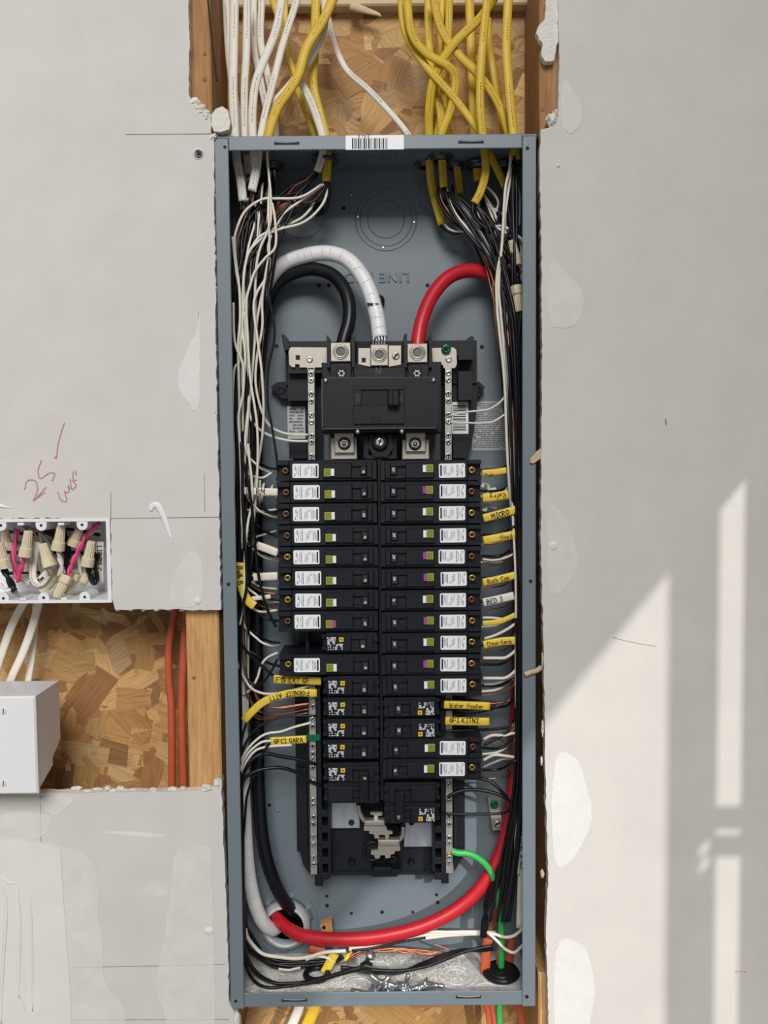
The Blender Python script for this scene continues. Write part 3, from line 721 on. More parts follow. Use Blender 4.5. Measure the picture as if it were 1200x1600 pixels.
# stickers on the back
def sticker(x0, y0, x1, y1, ye, m, label, rows, par, inkm='ink_grey', skew=0):
    mb = MB(); pbox(mb, x0, y0, x1, y1, ye, ye+.0006, .0003); s = mb.build('sticker', m, par); s['label'] = label
    mb = MB(); n = rows; hh = (y1-y0-6)/n
    for k in range(n):
        yy = y0+3+hh*k; x = x0+3
        while x < x1-4:
            wd = U(1.5, 6); e = min(x1-3, x+wd)
            if rnd() < .88: pbox(mb, x, yy, e, yy+hh*.5, ye-.0002, ye)
            x = e+U(.5, 1.2)
    mb.build('print', inkm, s); return s
sticker(449, 635, 477, 686, .0935, 'label_grey', 'small grey rating sticker', 9, bus)
s_ = sticker(737, 627, 797, 704, YB-.0006, 'label_grey', 'large grey instruction sticker', 22, back)
mb = MB(); pbox(mb, 706, 628, 732, 678, .0935, .0945, .0003); s_ = mb.build('sticker', 'label', bus); s_['label'] = 'white barcode sticker'
mb = MB(); yy = 633
while yy < 672:
    h = random.choice((.8, 1.5, 2.4)); pbox(mb, 708, yy, 728, yy+h, .0933, .0935); yy += h+random.choice((.9, 1.6))
mb.build('bar', 'ink_grey', s_)

# ================================================================== MAIN BREAKER
mainb = empty('main_breaker', at(596, 715, .09), 'large black main breaker with handle at the top of the columns', 'main breaker')
YM = .016
mb = MB(); pbox(mb, 503, 566, 690, 676, .030, .09, .001); pbox(mb, 516, 566, 549, 592, .024, .09, .001); pbox(mb, 637, 566, 670, 592, .024, .09, .001)
pbox(mb, 552, 574, 634, 592, .022, .09, .001)
mb.build('body', 'black_plastic', mainb)
x0, x1, z0, z1 = R(503, 590, 685, 670, YM)
mb = MB(); c = .004; mb.prism([(x0+c,z0),(x1-c,z0),(x1,z0+c),(x1,z1-c),(x1-c,z1),(x0+c,z1),(x0,z1-c),(x0,z0+c)], YM, .034); cov = mb.build('cover', 'black_plastic', mainb)
mb = MB()
for q in ((503,668.6,683,670,),(502.6,592,503.8,668),(508,589.6,680,590.6)): pbox(mb, *q, YM-.0004, YM)
mb.build('cover_edge_glint', 'edge_glint', cov)  # thin lighter strips paint the light caught on the black cover's edges
# raised switch plate, built as a frame round the handle slot
mb = MB(); yp = YM-.003
for q in ((552.5,603,632,609),(552.5,634,632,662.5),(552.5,609,565,634),(624,609,632,634)): pbox(mb, *q, yp, YM+.001, .0005)
mb.build('switch_plate', 'black_plastic', mainb)
mb = MB(); pbox(mb, 565, 609, 624, 634, YM-.0006, YM); mb.build('handle_slot', 'black_gloss', mainb)
mb = MB(); pbox(mb, 606, 608, 624, 634, YM-.014, YM-.0006, .0015); pbox(mb, 613, 610, 624, 633, YM-.016, YM-.01, .001); mb.build('handle', 'black_gloss', mainb)
for px in (573, 605):
    mb = MB(); mb.cyl(at(px, 645.5, yp+.0002), mm(1.8), .0006, n=10); mb.build('pin_hole', 'black_deep', mainb)
mb = MB(); pbox(mb, 581, 652, 596, 662, yp-.0008, yp, .0004); mb.build('trip_button', 'black_deep', mainb)
mb = MB()
for s, px in (('OFF', 561), ('ON', 628)):
    c = at(px, 628, yp-.0003); write(mb, s, lambda u, v, c=c: c + Vector((-v+.001, 0, u)), .0045, .0004)
mb.build('switch_lettering', 'ink_grey', mainb)
mb = MB(); c = at(588, 586, .0215); write(mb, 'N', lambda u, v: c + Vector((u, 0, v)), .0095, .0008); mb.build('lettering', 'ink_grey', mainb)
for px, py in ((509,594.5),(677.5,594),(559,674.5),(628,674)):
    mb = MB(); mb.lathe([(mm(4.2),0),(mm(3.6),.0018),(mm(1.8),.003),(.0001,.0032)], at(px, py, YM), (0,-1,0), 14); mb.build('rivet', 'zinc', mainb)
for px in (533.5, 651.5):
    mb = MB(); pbox(mb, px-9, 573, px+9, 591, .0236, .03); r_ = mb.build('screw_well', 'black_deep', mainb)
    mb = MB()
    for k in range(6):
        a = k*math.pi/3; c = at(px, 583.5, .0236); mb.cyl(c+Vector((math.cos(a),0,math.sin(a)))*mm(4), mm(1.7), .0012, n=8)
    mb.build('star_screw', 'zinc', r_)
# lugs
def lug(x0, y0, x1, y1, yf, r, par):
    mb = MB(); pbox(mb, x0, y0, x1, y1, yf, yf+.03, .0008); l = mb.build('lug', 'nickel', par)
    cx, cy = (x0+x1)/2, (y0+y1)/2-.5; c = at(cx, cy, yf)
    mb = MB(); mb.ring(c, mm(r), .0011, n=28); mb.build('lug_rim', 'nickel', l)
    mb = MB(); mb.lathe([(mm(r*.92),0),(mm(r*.9),.0016),(mm(r*.66),.0018),(mm(r*.62),.0004),(.0001,.0003)], c, (0,-1,0), 24); mb.build('set_screw', 'nickel', l)
    mb = MB(); mb.lathe([(mm(r*.5),0),(mm(r*.5),.0009)], c, (0,-1,0), 6, False); mb.build('hex_socket', 'dark_zinc', l)
    return l
lug(516.5,535,548,565,.020,11.5,mainb); lug(636.5,536.5,668,566.5,.020,11.5,mainb)
nl = lug(579,538,606.5,571.5,.022,11,mainb)
mb = MB(); pprism(mb, [(560,544),(578.5,544),(578.5,573),(560,569)], .028, .045); l_ = mb.build('lug_wing', 'nickel', nl)
mb = MB(); pbox(mb, 565, 559, 571.5, 566, .0276, .028); mb.build('square_hole', 'black_deep', l_)
mb = MB(); pprism(mb, [(607.5,540),(626.5,540),(626.5,569.5),(607.5,573)], .028, .045); l_ = mb.build('lug_wing', 'nickel', nl)
mb = MB(); screw_head(mb, 618.5, 556, .028, 6); mb.build('wing_screw', 'nickel', l_)
mb = MB(); slot_cross(mb, 618.5, 556, .0255, 5, .8, 1); mb.build('screw_slot', 'ink', l_)
# bus bolts below
for q, f, c_ in (((516.5,684,558,718),(522.5,676,553.5,708),(538,693)), ((628,686,671,718),(634,676,665,706),(648.5,693.5))):
    mb = MB(); pbox(mb, *q, .052, .07, .001); p_ = mb.build('bus_strap', 'nickel', mainb)
    mb = MB(); pbox(mb, *f, .046, .052, .0008); mb.build('strap_plate', 'nickel', p_)
    c = at(*c_, .046)
    mb = MB(); mb.lathe([(mm(10.5),0),(mm(10.5),.001),(mm(6.5),.0012)], c, (0,-1,0), 22); mb.build('washer', 'dark_zinc', p_)
    mb = MB(); mb.lathe([(mm(8),0),(mm(8),.0045),(mm(6.5),.0055),(mm(3),.0055)], c, (0,-1,0), 6, False); mb.build('nut', 'nickel', p_)
    mb = MB(); mb.lathe([(mm(3.4),0),(mm(3.4),.008),(.0001,.009)], c, (0,-1,0), 14); mb.build('bolt_tip', 'zinc', p_)
mb = MB(); pprism(mb, [(578,680),(612,680),(614,700),(606,714),(584,714),(576,700)], .040, .09); pbox(mb, 568, 684, 576, 716, .046, .09); pbox(mb, 612, 684, 620, 716, .046, .09); pbox(mb, 572, 711, 618, 717, .044, .09)
cm = mb.build('clamp_block', 'black_plastic', mainb)
mb = MB(); mb.lathe([(mm(14),0),(mm(13),.004),(mm(10),.005)], at(593.5, 691, .040), (0,-1,0), 20); mb.build('clamp_collar', 'black_gloss', cm)
mb = MB(); screw_head(mb, 593.5, 691, .035, 7, .002); mb.build('clamp_screw', 'zinc', cm); mb = MB(); slot_cross(mb, 593.5, 691, .0328, 5.5, 1.2, 1); mb.build('screw_slot', 'black_deep', cm)

# ================================================================== BREAKERS
YK = .022      # breaker face plane
PXM = (1+YK)/FPX
def lbuild(mb, name, m, parent):
    o = bpy.data.objects.new(name, mb.mesh(name, m)); C.objects.link(o); o.parent = parent; return o
k = PXM        # 1 px at the breaker face; local frame: x outer end -> centre, y into the wall, z up
def proto_arc(n, btn):
    """long breaker with white label, test button and wire end; local units from the photo's pixels"""
    e = bpy.data.objects.new('circuit_breaker', None); C.objects.link(e); e.empty_display_size = .01
    H = 16.25*k
    mb = MB()
    mb.box(21*k, 158*k, .004, .062, -H, H, .0009)          # main body
    mb.box(0, 21*k, .013, .062, -H, H, .0005)              # wire end
    mb.box(0, 21*k, .004, .013, 8.5*k, H, .0005); mb.box(0, 21*k, .004, .013, -H, -9.5*k, .0005)
    lbuild(mb, 'body', 'black_plastic', e)
    mb = MB()
    mb.box(74.5*k, 119*k, 0, .005, -12*k, 12*k, .0010)
    mb.box(119*k, 142*k, 0, .005, 6*k, 12*k, .0004); mb.box(119*k, 142*k, 0, .005, -12*k, -7*k, .0004)
    mb.box(142*k, 151*k, 0, .005, -12*k, 12*k, .0010); mb.box(101.5*k, 103*k, -.0006, .001, -12*k, 12*k)
    mb.box(151*k, 158*k, .002, .005, -14.5*k, 14.5*k, .0004)
    lbuild(mb, 'face', 'black_plastic', e)
    mb = MB(); mb.box(119*k, 142*k, .0036, .0042, -7*k, 6*k); lbuild(mb, 'toggle_slot', 'black_deep', e)
    mb = MB()
    vs = [(131*k,.004,-6.5*k),(142*k,.004,-6.5*k),(142*k,.004,5.6*k),(131*k,.004,5.6*k),(133.5*k,-.0055,-6.2*k),(141*k,-.0045,-6.2*k),(141*k,-.0045,5.3*k),(133.5*k,-.0055,5.3*k)]
    mb.add(vs, [(0,1,2,3),(4,7,6,5),(0,4,5,1),(1,5,6,2),(2,6,7,3),(3,7,4,0)]); tg = lbuild(mb, 'toggle', 'toggle_grey', e)
    mb = MB(); write(mb, n, lambda u, v: Vector((139.2*k-v, -.0052, -4.6*k+u)), 4*k, .8*k, 0); lbuild(mb, 'amp_number', 'print_white', tg)
    # label with rounded corners
    mb = MB(); x0, x1, z0, z1 = 25*k, 66*k, -11.2*k, 11*k; c = 1.5*k
    mb.prism([(x0+c,z0),(x1-c,z0),(x1,z0+c),(x1,z1-c),(x1-c,z1),(x0+c,z1),(x0,z1-c),(x0,z0+c)], .0036, .0041); lb = lbuild(mb, 'label', 'label', e)
    mb = MB(); mb.box(61.5*k, 64*k, .0034, .0036, -9*k, 8*k)
    for xx, za, zb, s in ((59,-8,4,.8),(57,-6,6,.8),(54.5,-8,7,.9),(47.5,-5,5,.7),(45.5,-7,5,.7),(43.5,-8,3,.7),(37,-9,9,1.2),(34.5,-8,7,.7),(31,-5,5,.7),(29,1,8,1.2),(28,-9,-5,1.4)):
        z = za
        while z < zb:
            d = U(.8, 2.4); mb.box(xx*k, (xx+s)*k, .0034, .0036, z*k, min(zb, z+d)*k); z += d+U(.4, .9)
    mb.ring((50.5*k,.0036,5.5*k), 1.6*k, .00018, n=12, m=4)
    lbuild(mb, 'print', 'ink', lb)
    # badge with square emblem, test button
    mb = MB(); mb.box(75.5*k, 87*k, -.0012, .002, -9.5*k, 3*k, .0003); bd = lbuild(mb, 'badge', 'olive', e)
    mb = MB()
    for q in ((78,84.5,-.2,.6),(78,84.5,-7,-6.2),(78,78.8,-7,.6),(83.7,84.5,-7,.6),(80.6,82,-4.3,-2)): mb.box(q[0]*k, q[1]*k, -.0014, -.0012, q[2]*k, q[3]*k)
    lbuild(mb, 'emblem', 'olive_dark', bd)
    mb = MB(); mb.box(87*k, 92*k, -.003, .002, -8.7*k, 2.6*k, .0004); lbuild(mb, 'test_button', 'label' if btn == 'w' else 'purple', e)
    return e
def add_screw(e, m, ang):
    mb = MB(); c = Vector((14*k, .013, 0)); r = 5.9*k
    mb.lathe([(r,0),(r,.003),(r*.85,.0042),(r*.45,.0042),(r*.35,.0028),(.0001,.0028)], c, (0,-1,0), 16); s = lbuild(mb, 'terminal_screw', m, e)
    mb = MB()
    for q in range(2):
        a = ang+q*math.pi/2; d = Vector((math.cos(a),0,math.sin(a)))*r*.62; g = Vector((-math.sin(a),0,math.cos(a)))*r*.13; cc = c+Vector((0,-.0044,0))
        mb.add([cc-d-g, cc+d-g, cc+d+g, cc-d+g], [(0,1,2,3)])
    lbuild(mb, 'screw_slot', 'black_deep', s)
def proto_std(n, poles=1, lab=0):
    """short breaker, print straight on the black face; x measured from its outer end"""
    e = bpy.data.objects.new('circuit_breaker', None); C.objects.link(e); e.empty_display_size = .01
    H = 16*k + (poles-1)*33.4*k
    mb = MB(); zlo = -16*k - (poles-1)*33.4*k
    mb.box(9*k, 91*k, .005, .062, zlo, 16*k, .0006)
    for p in range(poles):
        o = -33.4*k*p
        mb.box(2*k, 9*k, .008, .062, 7*k+o, 13*k+o, .0004); mb.box(2*k, 9*k, .008, .062, -13*k+o, -7*k+o, .0004); mb.box(4*k, 9*k, .014, .062, -7*k+o, 7*k+o)
        mb.box(84*k, 92*k, .002, .005, -12*k+o, -4*k+o, .0003); mb.box(84*k, 92*k, .002, .005, 2*k+o, 12*k+o, .0003)
    lbuild(mb, 'body', 'black_plastic', e)
    for p in range(poles):
        o = -33.4*k*p
        mb = MB(); mb.box(9.5*k, 50*k, 0, .006, -12.3*k+o, 12.3*k+o, .0010)
        mb.box(50*k, 73*k, 0, .006, 7*k+o, 12.3*k+o, .0004); mb.box(50*k, 73*k, 0, .006, -12.3*k+o, -7.5*k+o, .0004)
        mb.box(73*k, 84*k, 0, .006, -12.3*k+o, 12.3*k+o, .0006); mb.box(38*k, 39*k, -.0004, .001, -12*k+o, 12*k+o)
        lbuild(mb, 'face', 'black_plastic', e)
        mb = MB(); mb.box(50*k, 73*k, .0046, .0052, -7.5*k+o, 7*k+o); lbuild(mb, 'toggle_slot', 'black_deep', e)
        if poles == 1:
            mb = MB(); mb.add([(61*k,.005,-7*k),(73*k,.005,-7*k),(73*k,.005,6.5*k),(61*k,.005,6.5*k),(64.5*k,-.006,-6.6*k),(72*k,-.005,-6.6*k),(72*k,-.005,6*k),(64.5*k,-.006,6*k)], [(0,1,2,3),(4,7,6,5),(0,4,5,1),(1,5,6,2),(2,6,7,3),(3,7,4,0)])
            tg = lbuild(mb, 'toggle', 'toggle_grey', e)
            mb = MB(); write(mb, n, lambda u, v: Vector((70*k-v, -.0060, -5*k+u)), 4*k, .8*k, 0); lbuild(mb, 'amp_number', 'print_white', tg)
    if poles == 2:
        mb = MB(); mb.box(60*k, 75*k, -.009, .004, -41*k, 7*k, .0012); tg = lbuild(mb, 'handle_tie', 'black_gloss', e)
        mb = MB(); mb.box(62*k, 64*k, -.0093, -.009, -6*k, 5*k); mb.box(62*k, 64*k, -.0093, -.009, -40*k, -30*k); lbuild(mb, 'tie_groove', 'black_deep', tg)
        mb = MB(); write(mb, n, lambda u, v: Vector((71*k-v, -.0094, -4*k+u)), 4*k, .8*k, 0); lbuild(mb, 'amp_number', 'print_white', tg)
    o = -33.4*k*lab
    mb = MB()
    random.seed(11)
    for (a, b_, z0, z1) in ((11.5,25,4,10),(12,16,-2,4),(19,24,-1,4),(26,30,-4,-1),(28,37,-5,0),(12.5,14,-9.5,-6),(16,19.5,-9.5,-2.5),(21,22.5,-9.5,-5),(24,27.5,-9.5,-4),(33.5,36,-9.5,-4)):
        z = z0
        while z < z1:
            x = a
            while x < b_:
                d = U(.9, 2.2)
                if rnd() < .82: mb.box(x*k, min(b_, x+d)*k, -.0002, 0, z*k+o, (z+1.3)*k+o)
                x += d+.35
            z += 1.7
    lbuild(mb, 'print', 'print_white', e)
    mb = MB(); mb.box(30.5*k, 37.5*k, -.0003, .0002, 3*k+o, 10*k+o); bd = lbuild(mb, 'badge', 'badge_yellow', e)
    mb = MB(); mb.box(33*k, 35*k, -.0005, -.0003, 5.5*k+o, 7.5*k+o); lbuild(mb, 'emblem', 'ink', bd)
    return e
ORD = ['first','second','third','fourth','fifth','sixth','seventh','eighth','ninth','tenth','eleventh','twelfth','thirteenth','fourteenth','fifteenth','sixteenth']
XLc = at(433, 870, YK).x; XLe = at(502, 1140, YK).x
XRc = at(752.5, 900, YK).x; XRe = at(689.5, 1120, YK).x
LEFT = [(735,'a','15','w','bronze'),(769,'a','15','w','bronze'),(803,'a','20','w','bronze'),(837,'a','15','w','bronze'),(871,'a','15','w','brass'),(904,'a','15','w','brass'),(938.5,'a','15','w','brass'),(972,'a','20','p','bronze'),
        (1006,'s','15'),(1040,'a','15','w','brass'),(1074,'s','20'),(1107.5,'s','20'),(1141,'s','15'),(1174,'s','20'),(1210,'d','15',0)]
RIGHT = [(735,'a','20','w','brass'),(768.5,'a','20','p','bronze'),(802.5,'a','20','w','brass'),(837,'a','20','w','brass'),(871,'a','20','p','bronze'),(905,'a','20','p','brass'),(939,'a','15','w','bronze'),(972.5,'a','20','p','brass'),
         (1006,'a','20','w','brass'),(1040,'a','20','p','brass'),(1073,'a','20','w','brass'),(1107,'s','20'),(1140.5,'s','20'),(1171,'a','15','w','bronze'),(1204,'a','15','w','brass'),(1273,'d','20',0)]
PROTO = {}
def place(row, i, side):
    py, kind, n = row[:3]; key = (kind, n, row[3] if kind == 'a' else 0)
    if key in PROTO: e = copy_tree(PROTO[key])
    else:
        random.seed(5)
        e = proto_arc(n, row[3]) if kind == 'a' else (proto_std(n) if kind == 's' else proto_std(n, 2, 0))
        PROTO[key] = e
        e = copy_tree(e)
    random.seed(100+i+(40 if side == 'R' else 0))
    px = (512 if side == 'L' else 675); z = at(px, py, YK).z
    x = (XLc if kind == 'a' else XLe) if side == 'L' else (XRc if kind == 'a' else XRe)
    e.location = (x+U(-.0006, .0006), YK+U(-.0006, .0006), z)
    if side == 'R': e.rotation_euler = (0, math.pi, 0)
    if kind == 'a': add_screw(e, row[4], U(0, 1.5))
    for ch in e.children:
        if ch.name.startswith('label') and kind == 'a': ch.location.x += U(-1.5, 2.0)*k; ch.rotation_euler.y = U(-.015, .015)
    col = 'left' if side == 'L' else 'right'
    d = {'a': 'long black breaker with %s test button' % ('white' if kind == 'a' and row[3] == 'w' else 'purple'), 's': 'short black breaker with white print', 'd': 'double black breaker with tied handles'}[kind]
    tag(e, '%s, %s from the top of %s column' % (d, ORD[i], col), 'breaker', 'breakers in the %s column' % col)
    return e
for i, r in enumerate(LEFT): place(r, i, 'L')
for i, r in enumerate(RIGHT): place(r, i, 'R')
for e in PROTO.values():
    for ch in list(e.children):
        for g in list(ch.children): bpy.data.objects.remove(g)
        bpy.data.objects.remove(ch)
    bpy.data.objects.remove(e)
random.seed(21)

# ================================================================== CABLES
def cable(pts, m, wpx, label, cat='cable', name='cable', th=None, group=None, y=.05, twist=None, n=8, power=2.6, parent=None):
    path = spline(P3(pts, y), n); y0 = pts[0][2] if len(pts[0]) > 2 else y
    hw = wpx*.5*(1+y0)/FPX
    mb = MB(); mb.sweep(path, hw, hw*.5 if th is None else th, n=10, twist=twist, power=power)
    o = mb.build(name, m, parent)
    if parent is None: tag(o, label, cat, group)
    if m in ('white_sheath', 'yellow') and len(pts) > 5:      # faint factory print along the sheath
        L = sum((b_-a).length for a, b_ in zip(path[:-1], path[1:])); fn = path_fn(path, U(-.0008, .0008), (hw*.5 if th is None else th)+.0002)
        mb = MB(); u = U(.0, .03)
        while u < L-.006:
            if (u*10) % 1 < .55:
                d = U(.0006, .0016); mb.add([fn(u, -.0006), fn(u+d, -.0006), fn(u+d, .0005), fn(u, .0005)], [(0,1,2,3)]); u += d+U(.0008, .0022)
            else: u += .004
        if mb.v: mb.build('print', 'cable_ink' if m == 'white_sheath' else 'ink_brown', o)
    return o
def wire(pts, m, label, group=None, y=.05, r=.0016, n=8, name=None, cat='wire', jz=0.0):
    nm = name or {'white_wire':'white_wire','black_wire':'black_wire','copper':'bare_copper_wire','shaded_white_wire':'shaded_white_wire','green':'green_wire'}.get(m, 'wire')
    mb = MB(); mb.sweep(spline(P3(pts, y), n), r, r, n=8)
    return tag(mb.build(nm, m), label, cat, group)
def dp(pts, *ys):
    """spread depths over points"""
    n = len(pts)
    return [(p[0], p[1], ys[0]+(ys[-1]-ys[0])*i/(n-1) if len(ys) == 2 else (ys[min(i, len(ys)-1)])) for i, p in enumerate(pts)]
# --- white cables coming down on the left
WC = [
 ('C1', [(258,-60),(262,60),(275,300),(300,500),(330,700),(345,900),(355,1020)], 12, .080, .085, 'white cable nearest the left stud, furthest back', 0),
 ('C1', [(308,-60),(305,0),(300,300),(297,500),(308,750),(318,880),(340,1000),(352,1110)], 14, .040, .045, 'thick white cable hanging just right of the left stud', 0),
 ('C1', [(377,-60),(375,0),(370,300),(360,480),(360,740),(372,860),(378,960)], 12, .050, .060, 'straight white cable with faint print, second from left stud', 0),
 ('C1', [(455,-60),(455,0),(450,230),(490,420),(508,520),(520,640),(530,760),(520,900)], 11, .075, .080, 'white cable bending right behind the slanting ones', 0),
 ('C1', [(408,-60),(410,0),(415,250),(450,450),(480,600),(500,700)], 11, .085, .088, 'rear white cable bending gently to the right', 0),
 ('C1', [(575,-60),(565,0),(530,180),(430,430),(405,600),(405,750),(412,860),(420,940),(400,1050)], 13, .028, .034, 'white cable curving left to the third panel entry', 0),
 ('C1', [(665,-60),(650,0),(570,250),(520,450),(480,600),(452,740),(440,850),(428,950),(405,1055)], 11, .036, .034, 'long slanting white cable left of the yellow crossing cable', 0),
 ('C1', [(805,-60),(805,40),(795,170),(720,330),(600,480),(500,600),(450,740)], 11, .030, .045, 'white cable passing under the yellow crossing cable', 0),
 ('C1', [(640,420),(680,470),(735,580),(790,750),(790,850),(762,945)], 12, .040, .045, 'short white cable entering beside the yellow one', 0),
 ('C1', [(520,600),(530,680),(535,760),(520,900),(508,1000)], 10, .088, .090, 'white cable end low behind the others', 0),
]
for c, pts, wd, ya, yb, lab, tw in WC: cable(dp(Q(c, pts), ya, yb), 'white_sheath', wd, lab, group='white cables above the panel', name='white_cable')
cable(dp(Q('C1', [(808,-40),(822,100),(850,220),(920,380),(1050,500),(1190,650),(1260,740),(1300,830)]), .070, .055), 'white_sheath', 9, 'lone white cable swinging right across the strand board', name='white_cable', group='white cables above the panel')
# --- yellow cables left
cable(dp(Q('C1', [(860,-40),(845,0),(790,120),(700,270),(650,430),(540,600),(490,750),(470,830)]), .018, .028), 'yellow', 15, 'yellow cable crossing in front of the white cables', name='yellow_cable', group='yellow cables above the panel')
cable(dp(Q('C1', [(505,-40),(515,0),(560,130),(600,300),(650,480),(740,720),(770,820)]), .060, .075), 'yellow', 11, 'yellow cable slanting right behind the crossing one', name='yellow_cable', group='yellow cables above the panel')
cable(dp(Q('C1', [(585,-40),(585,60),(590,180),(600,300),(640,420)]), .066, .066), 'yellow', 9, 'short visible yellow cable between two white ones', name='yellow_cable', group='yellow cables above the panel')
cable(dp(Q('C1', [(760,-40),(755,0),(745,300),(740,480),(780,640),(808,750),(818,860),(812,1000)]), .052, .050), 'yellow', 14, 'straight yellow cable ending in cut wires inside the panel', name='yellow_cable', group='yellow cables above the panel')
# --- yellow cables right
RY = [
 ([(160,-40),(165,0),(190,180),(290,350),(440,520),(570,690),(620,780)], 12, .050, .055, 'leftmost yellow cable running diagonally to the right'),
 ([(200,-40),(200,0),(222,180),(300,290),(430,370),(465,450),(440,600),(385,750),(390,860),(400,1035)], 13, .034, .068, 'yellow cable with an S bend beside the diagonal one'),
 ([(315,-40),(315,0),(320,250),(335,420),(380,600),(390,760)], 13, .066, .075, 'rear yellow cable straight down, left of the loop'),
 ([(335,-40),(345,0),(390,170),(480,300),(600,420),(700,570),(752,720),(790,900)], 13, .044, .060, 'yellow cable slanting down to the right corner'),
 ([(400,-40),(390,40),(375,300),(385,560),(360,760)], 10, .086, .086, 'hidden rear yellow cable left of the post of cables'),
 ([(435,-40),(430,0),(425,200),(400,600),(440,770),(470,900),(490,1070)], 12, .078, .090, 'rear yellow cable reaching deep into the panel'),
 ([(690,-40),(670,0),(600,100),(450,250),(350,420),(320,600),(320,750),(330,1000),(390,1240)], 14, .020, .090, 'yellow cable looping across in front of the others'),
 ([(540,-40),(542,0),(555,400),(570,740),(590,1000)], 14, .072, .085, 'thick straight yellow cable in the middle rear'),
 ([(648,-40),(640,0),(610,300),(600,550),(615,750),(632,930),(605,1050),(570,1120)], 13, .026, .045, 'front yellow cable ending cut with wires fanning out'),
 ([(640,100),(650,250),(690,480),(732,740),(745,850)], 12, .080, .085, 'yellow cable half hidden behind the front one'),
 ([(750,-40),(755,0),(745,250),(760,480),(785,740),(800,880)], 14, .040, .042, 'rightmost yellow cable next to the right stud'),
 ([(630,800),(660,860),(745,1040)], 12, .055, .060, 'short yellow sheath slanting inside the panel'),
]
for pts, wd, ya, yb, lab in RY: cable(dp(Q('C2', pts), ya, yb), 'yellow', wd, lab, name='yellow_cable', group='yellow cables above the panel')
# faint print along a few cables
# --- box connectors in the top wall
def connector(px, py, y, R_, lab):
    e = empty('cable_connector', at(px, py, y), lab, 'connector', 'cable connectors in the panel top')
    c = at(px, py, y)
    mb = MB(); mb.ring(c, R_, .0028, ax=(0,0,1), n=28, m=8); mb.build('locknut', 'dark_zinc', e)
    mb = MB(); mb.lathe([(R_*.8,-.006),(R_*.85,.012),(R_*.7,.012),(R_*.7,-.006)], c, (0,0,1), 20); mb.build('collar', 'dark_zinc', e)
    for q in range(8):
        a = q*math.pi/4; mb = MB(); d = Vector((math.cos(a), math.sin(a), 0))*R_*1.15; mb.box(c.x+d.x-.002, c.x+d.x+.002, c.y+d.y-.002, c.y+d.y+.002, c.z-.002, c.z+.002); mb.build('locknut_lug', 'dark_zinc', e)
    return e
for px, py, y, r, lab in ((689,244,.068,.0125,'dark connector ring round the two front yellow sheaths'),(666,254,.090,.0115,'dark connector ring round the leftmost right-hand yellow sheath'),(712,256,.094,.0115,'dark connector ring behind the front pair'),(747,256,.085,.0125,'dark connector ring round the middle yellow sheath'),(790,257,.090,.0125,'dark connector ring in the right corner'),
                          (393,252,.080,.0125,'dark connector ring in the left corner'),(425,258,.090,.0125,'dark connector ring behind the left bundle'),(508,252,.058,.0125,'dark connector ring round the white and yellow pair')):
    connector(px, py, y, r, lab)

# --- service cables
cable([(440,1440,.124),(425,1452,.098),(405,1430,.080),(389,1370,.070),(382,1280,.068),(377,1150,.068),(375,1030,.068),(377,900,.072),(384,760,.080),(392,620,.086),(400,520,.086),(415,450,.082),(440,415,.078),(478,399.5,.072),(515,396,.066),(546,408,.058),(572,442,.048),(588,490,.040),(593.5,528,.036)], 'white_tape', 22.5, 'thick service cable wrapped in white tape', 'service cable', 'service_cable', th=.0085, power=2.0, n=10)
tape = bpy.data.objects['service_cable']
sp = spline(P3([(440,1440,.124),(425,1452,.098),(405,1430,.080),(389,1370,.070),(382,1280,.068),(377,1150,.068),(375,1030,.068),(377,900,.072),(384,760,.080),(392,620,.086),(400,520,.086),(415,450,.082),(440,415,.078),(478,399.5,.072),(515,396,.066),(546,408,.058),(572,442,.048),(588,490,.040),(593.5,528,.036)]), 10)
mb = MB()
i = 8
while i < len(sp)-3:       # edges of the spiral tape wraps
    Tn = (sp[i+1]-sp[i-1]).normalized(); ax = (Tn + Vector((U(-.25,.25), U(-.3,.3), U(-.25,.25)))).normalized()
    mb = MB(); mb.ring(sp[i], .0085+.0001, .0003, ax=ax, n=22, m=4); mb.build('tape_wrap_edge', 'tape_edge', tape); i += random.choice((3,4,4,5))
mb = MB(); pprism(mb, [(573,473),(592,474),(588,478),(574,477)], .0335, .036); mb.build('tape_mark', 'ink', tape)
for q in range(7):
    mb = MB(); mb.sweep(spline(P3([(585+q*2.8,525,.030+.003*(q%2)),(583+q*3.0+2*(q%3),532,.029),(583.5+q*2.9,541,.032)])), .0011); mb.build('bare_strand', 'zinc', tape)
cable([(465,1428,.124),(452,1418,.100),(432,1385,.078),(414,1330,.070),(405,1250,.074),(402,1100,.082),(401,900,.088),(400,740,.092),(402,620,.094),(408,530,.092),(420,470,.088),(440,437,.084),(480,421,.076),(518,429,.066),(541,458,.052),(546,495,.042),(537,532,.036),(534,545,.036)], 'black_wire', 20, 'thick black service cable looping to the left lug', 'service cable', 'service_cable', th=.0076, power=2.0, n=10)
cable([(425,1420,.124),(438,1440,.094),(470,1461,.074),(530,1468,.062),(600,1463,.058),(670,1444,.060),(728,1410,.066),(768,1362,.072),(792,1300,.080),(803,1220,.088),(808,1100,.092),(810,950,.094),(808,760,.094),(802,600,.092),(796,500,.088),(785,447,.084),(762,428,.080),(730,423,.074),(700,434,.066),(675,463,.056),(659,502,.044),(653,536,.036),(653,545,.036)], 'red', 21, 'thick red service cable sweeping along the bottom and right side', 'service cable', 'service_cable', th=.0080, power=2.0, n=10)
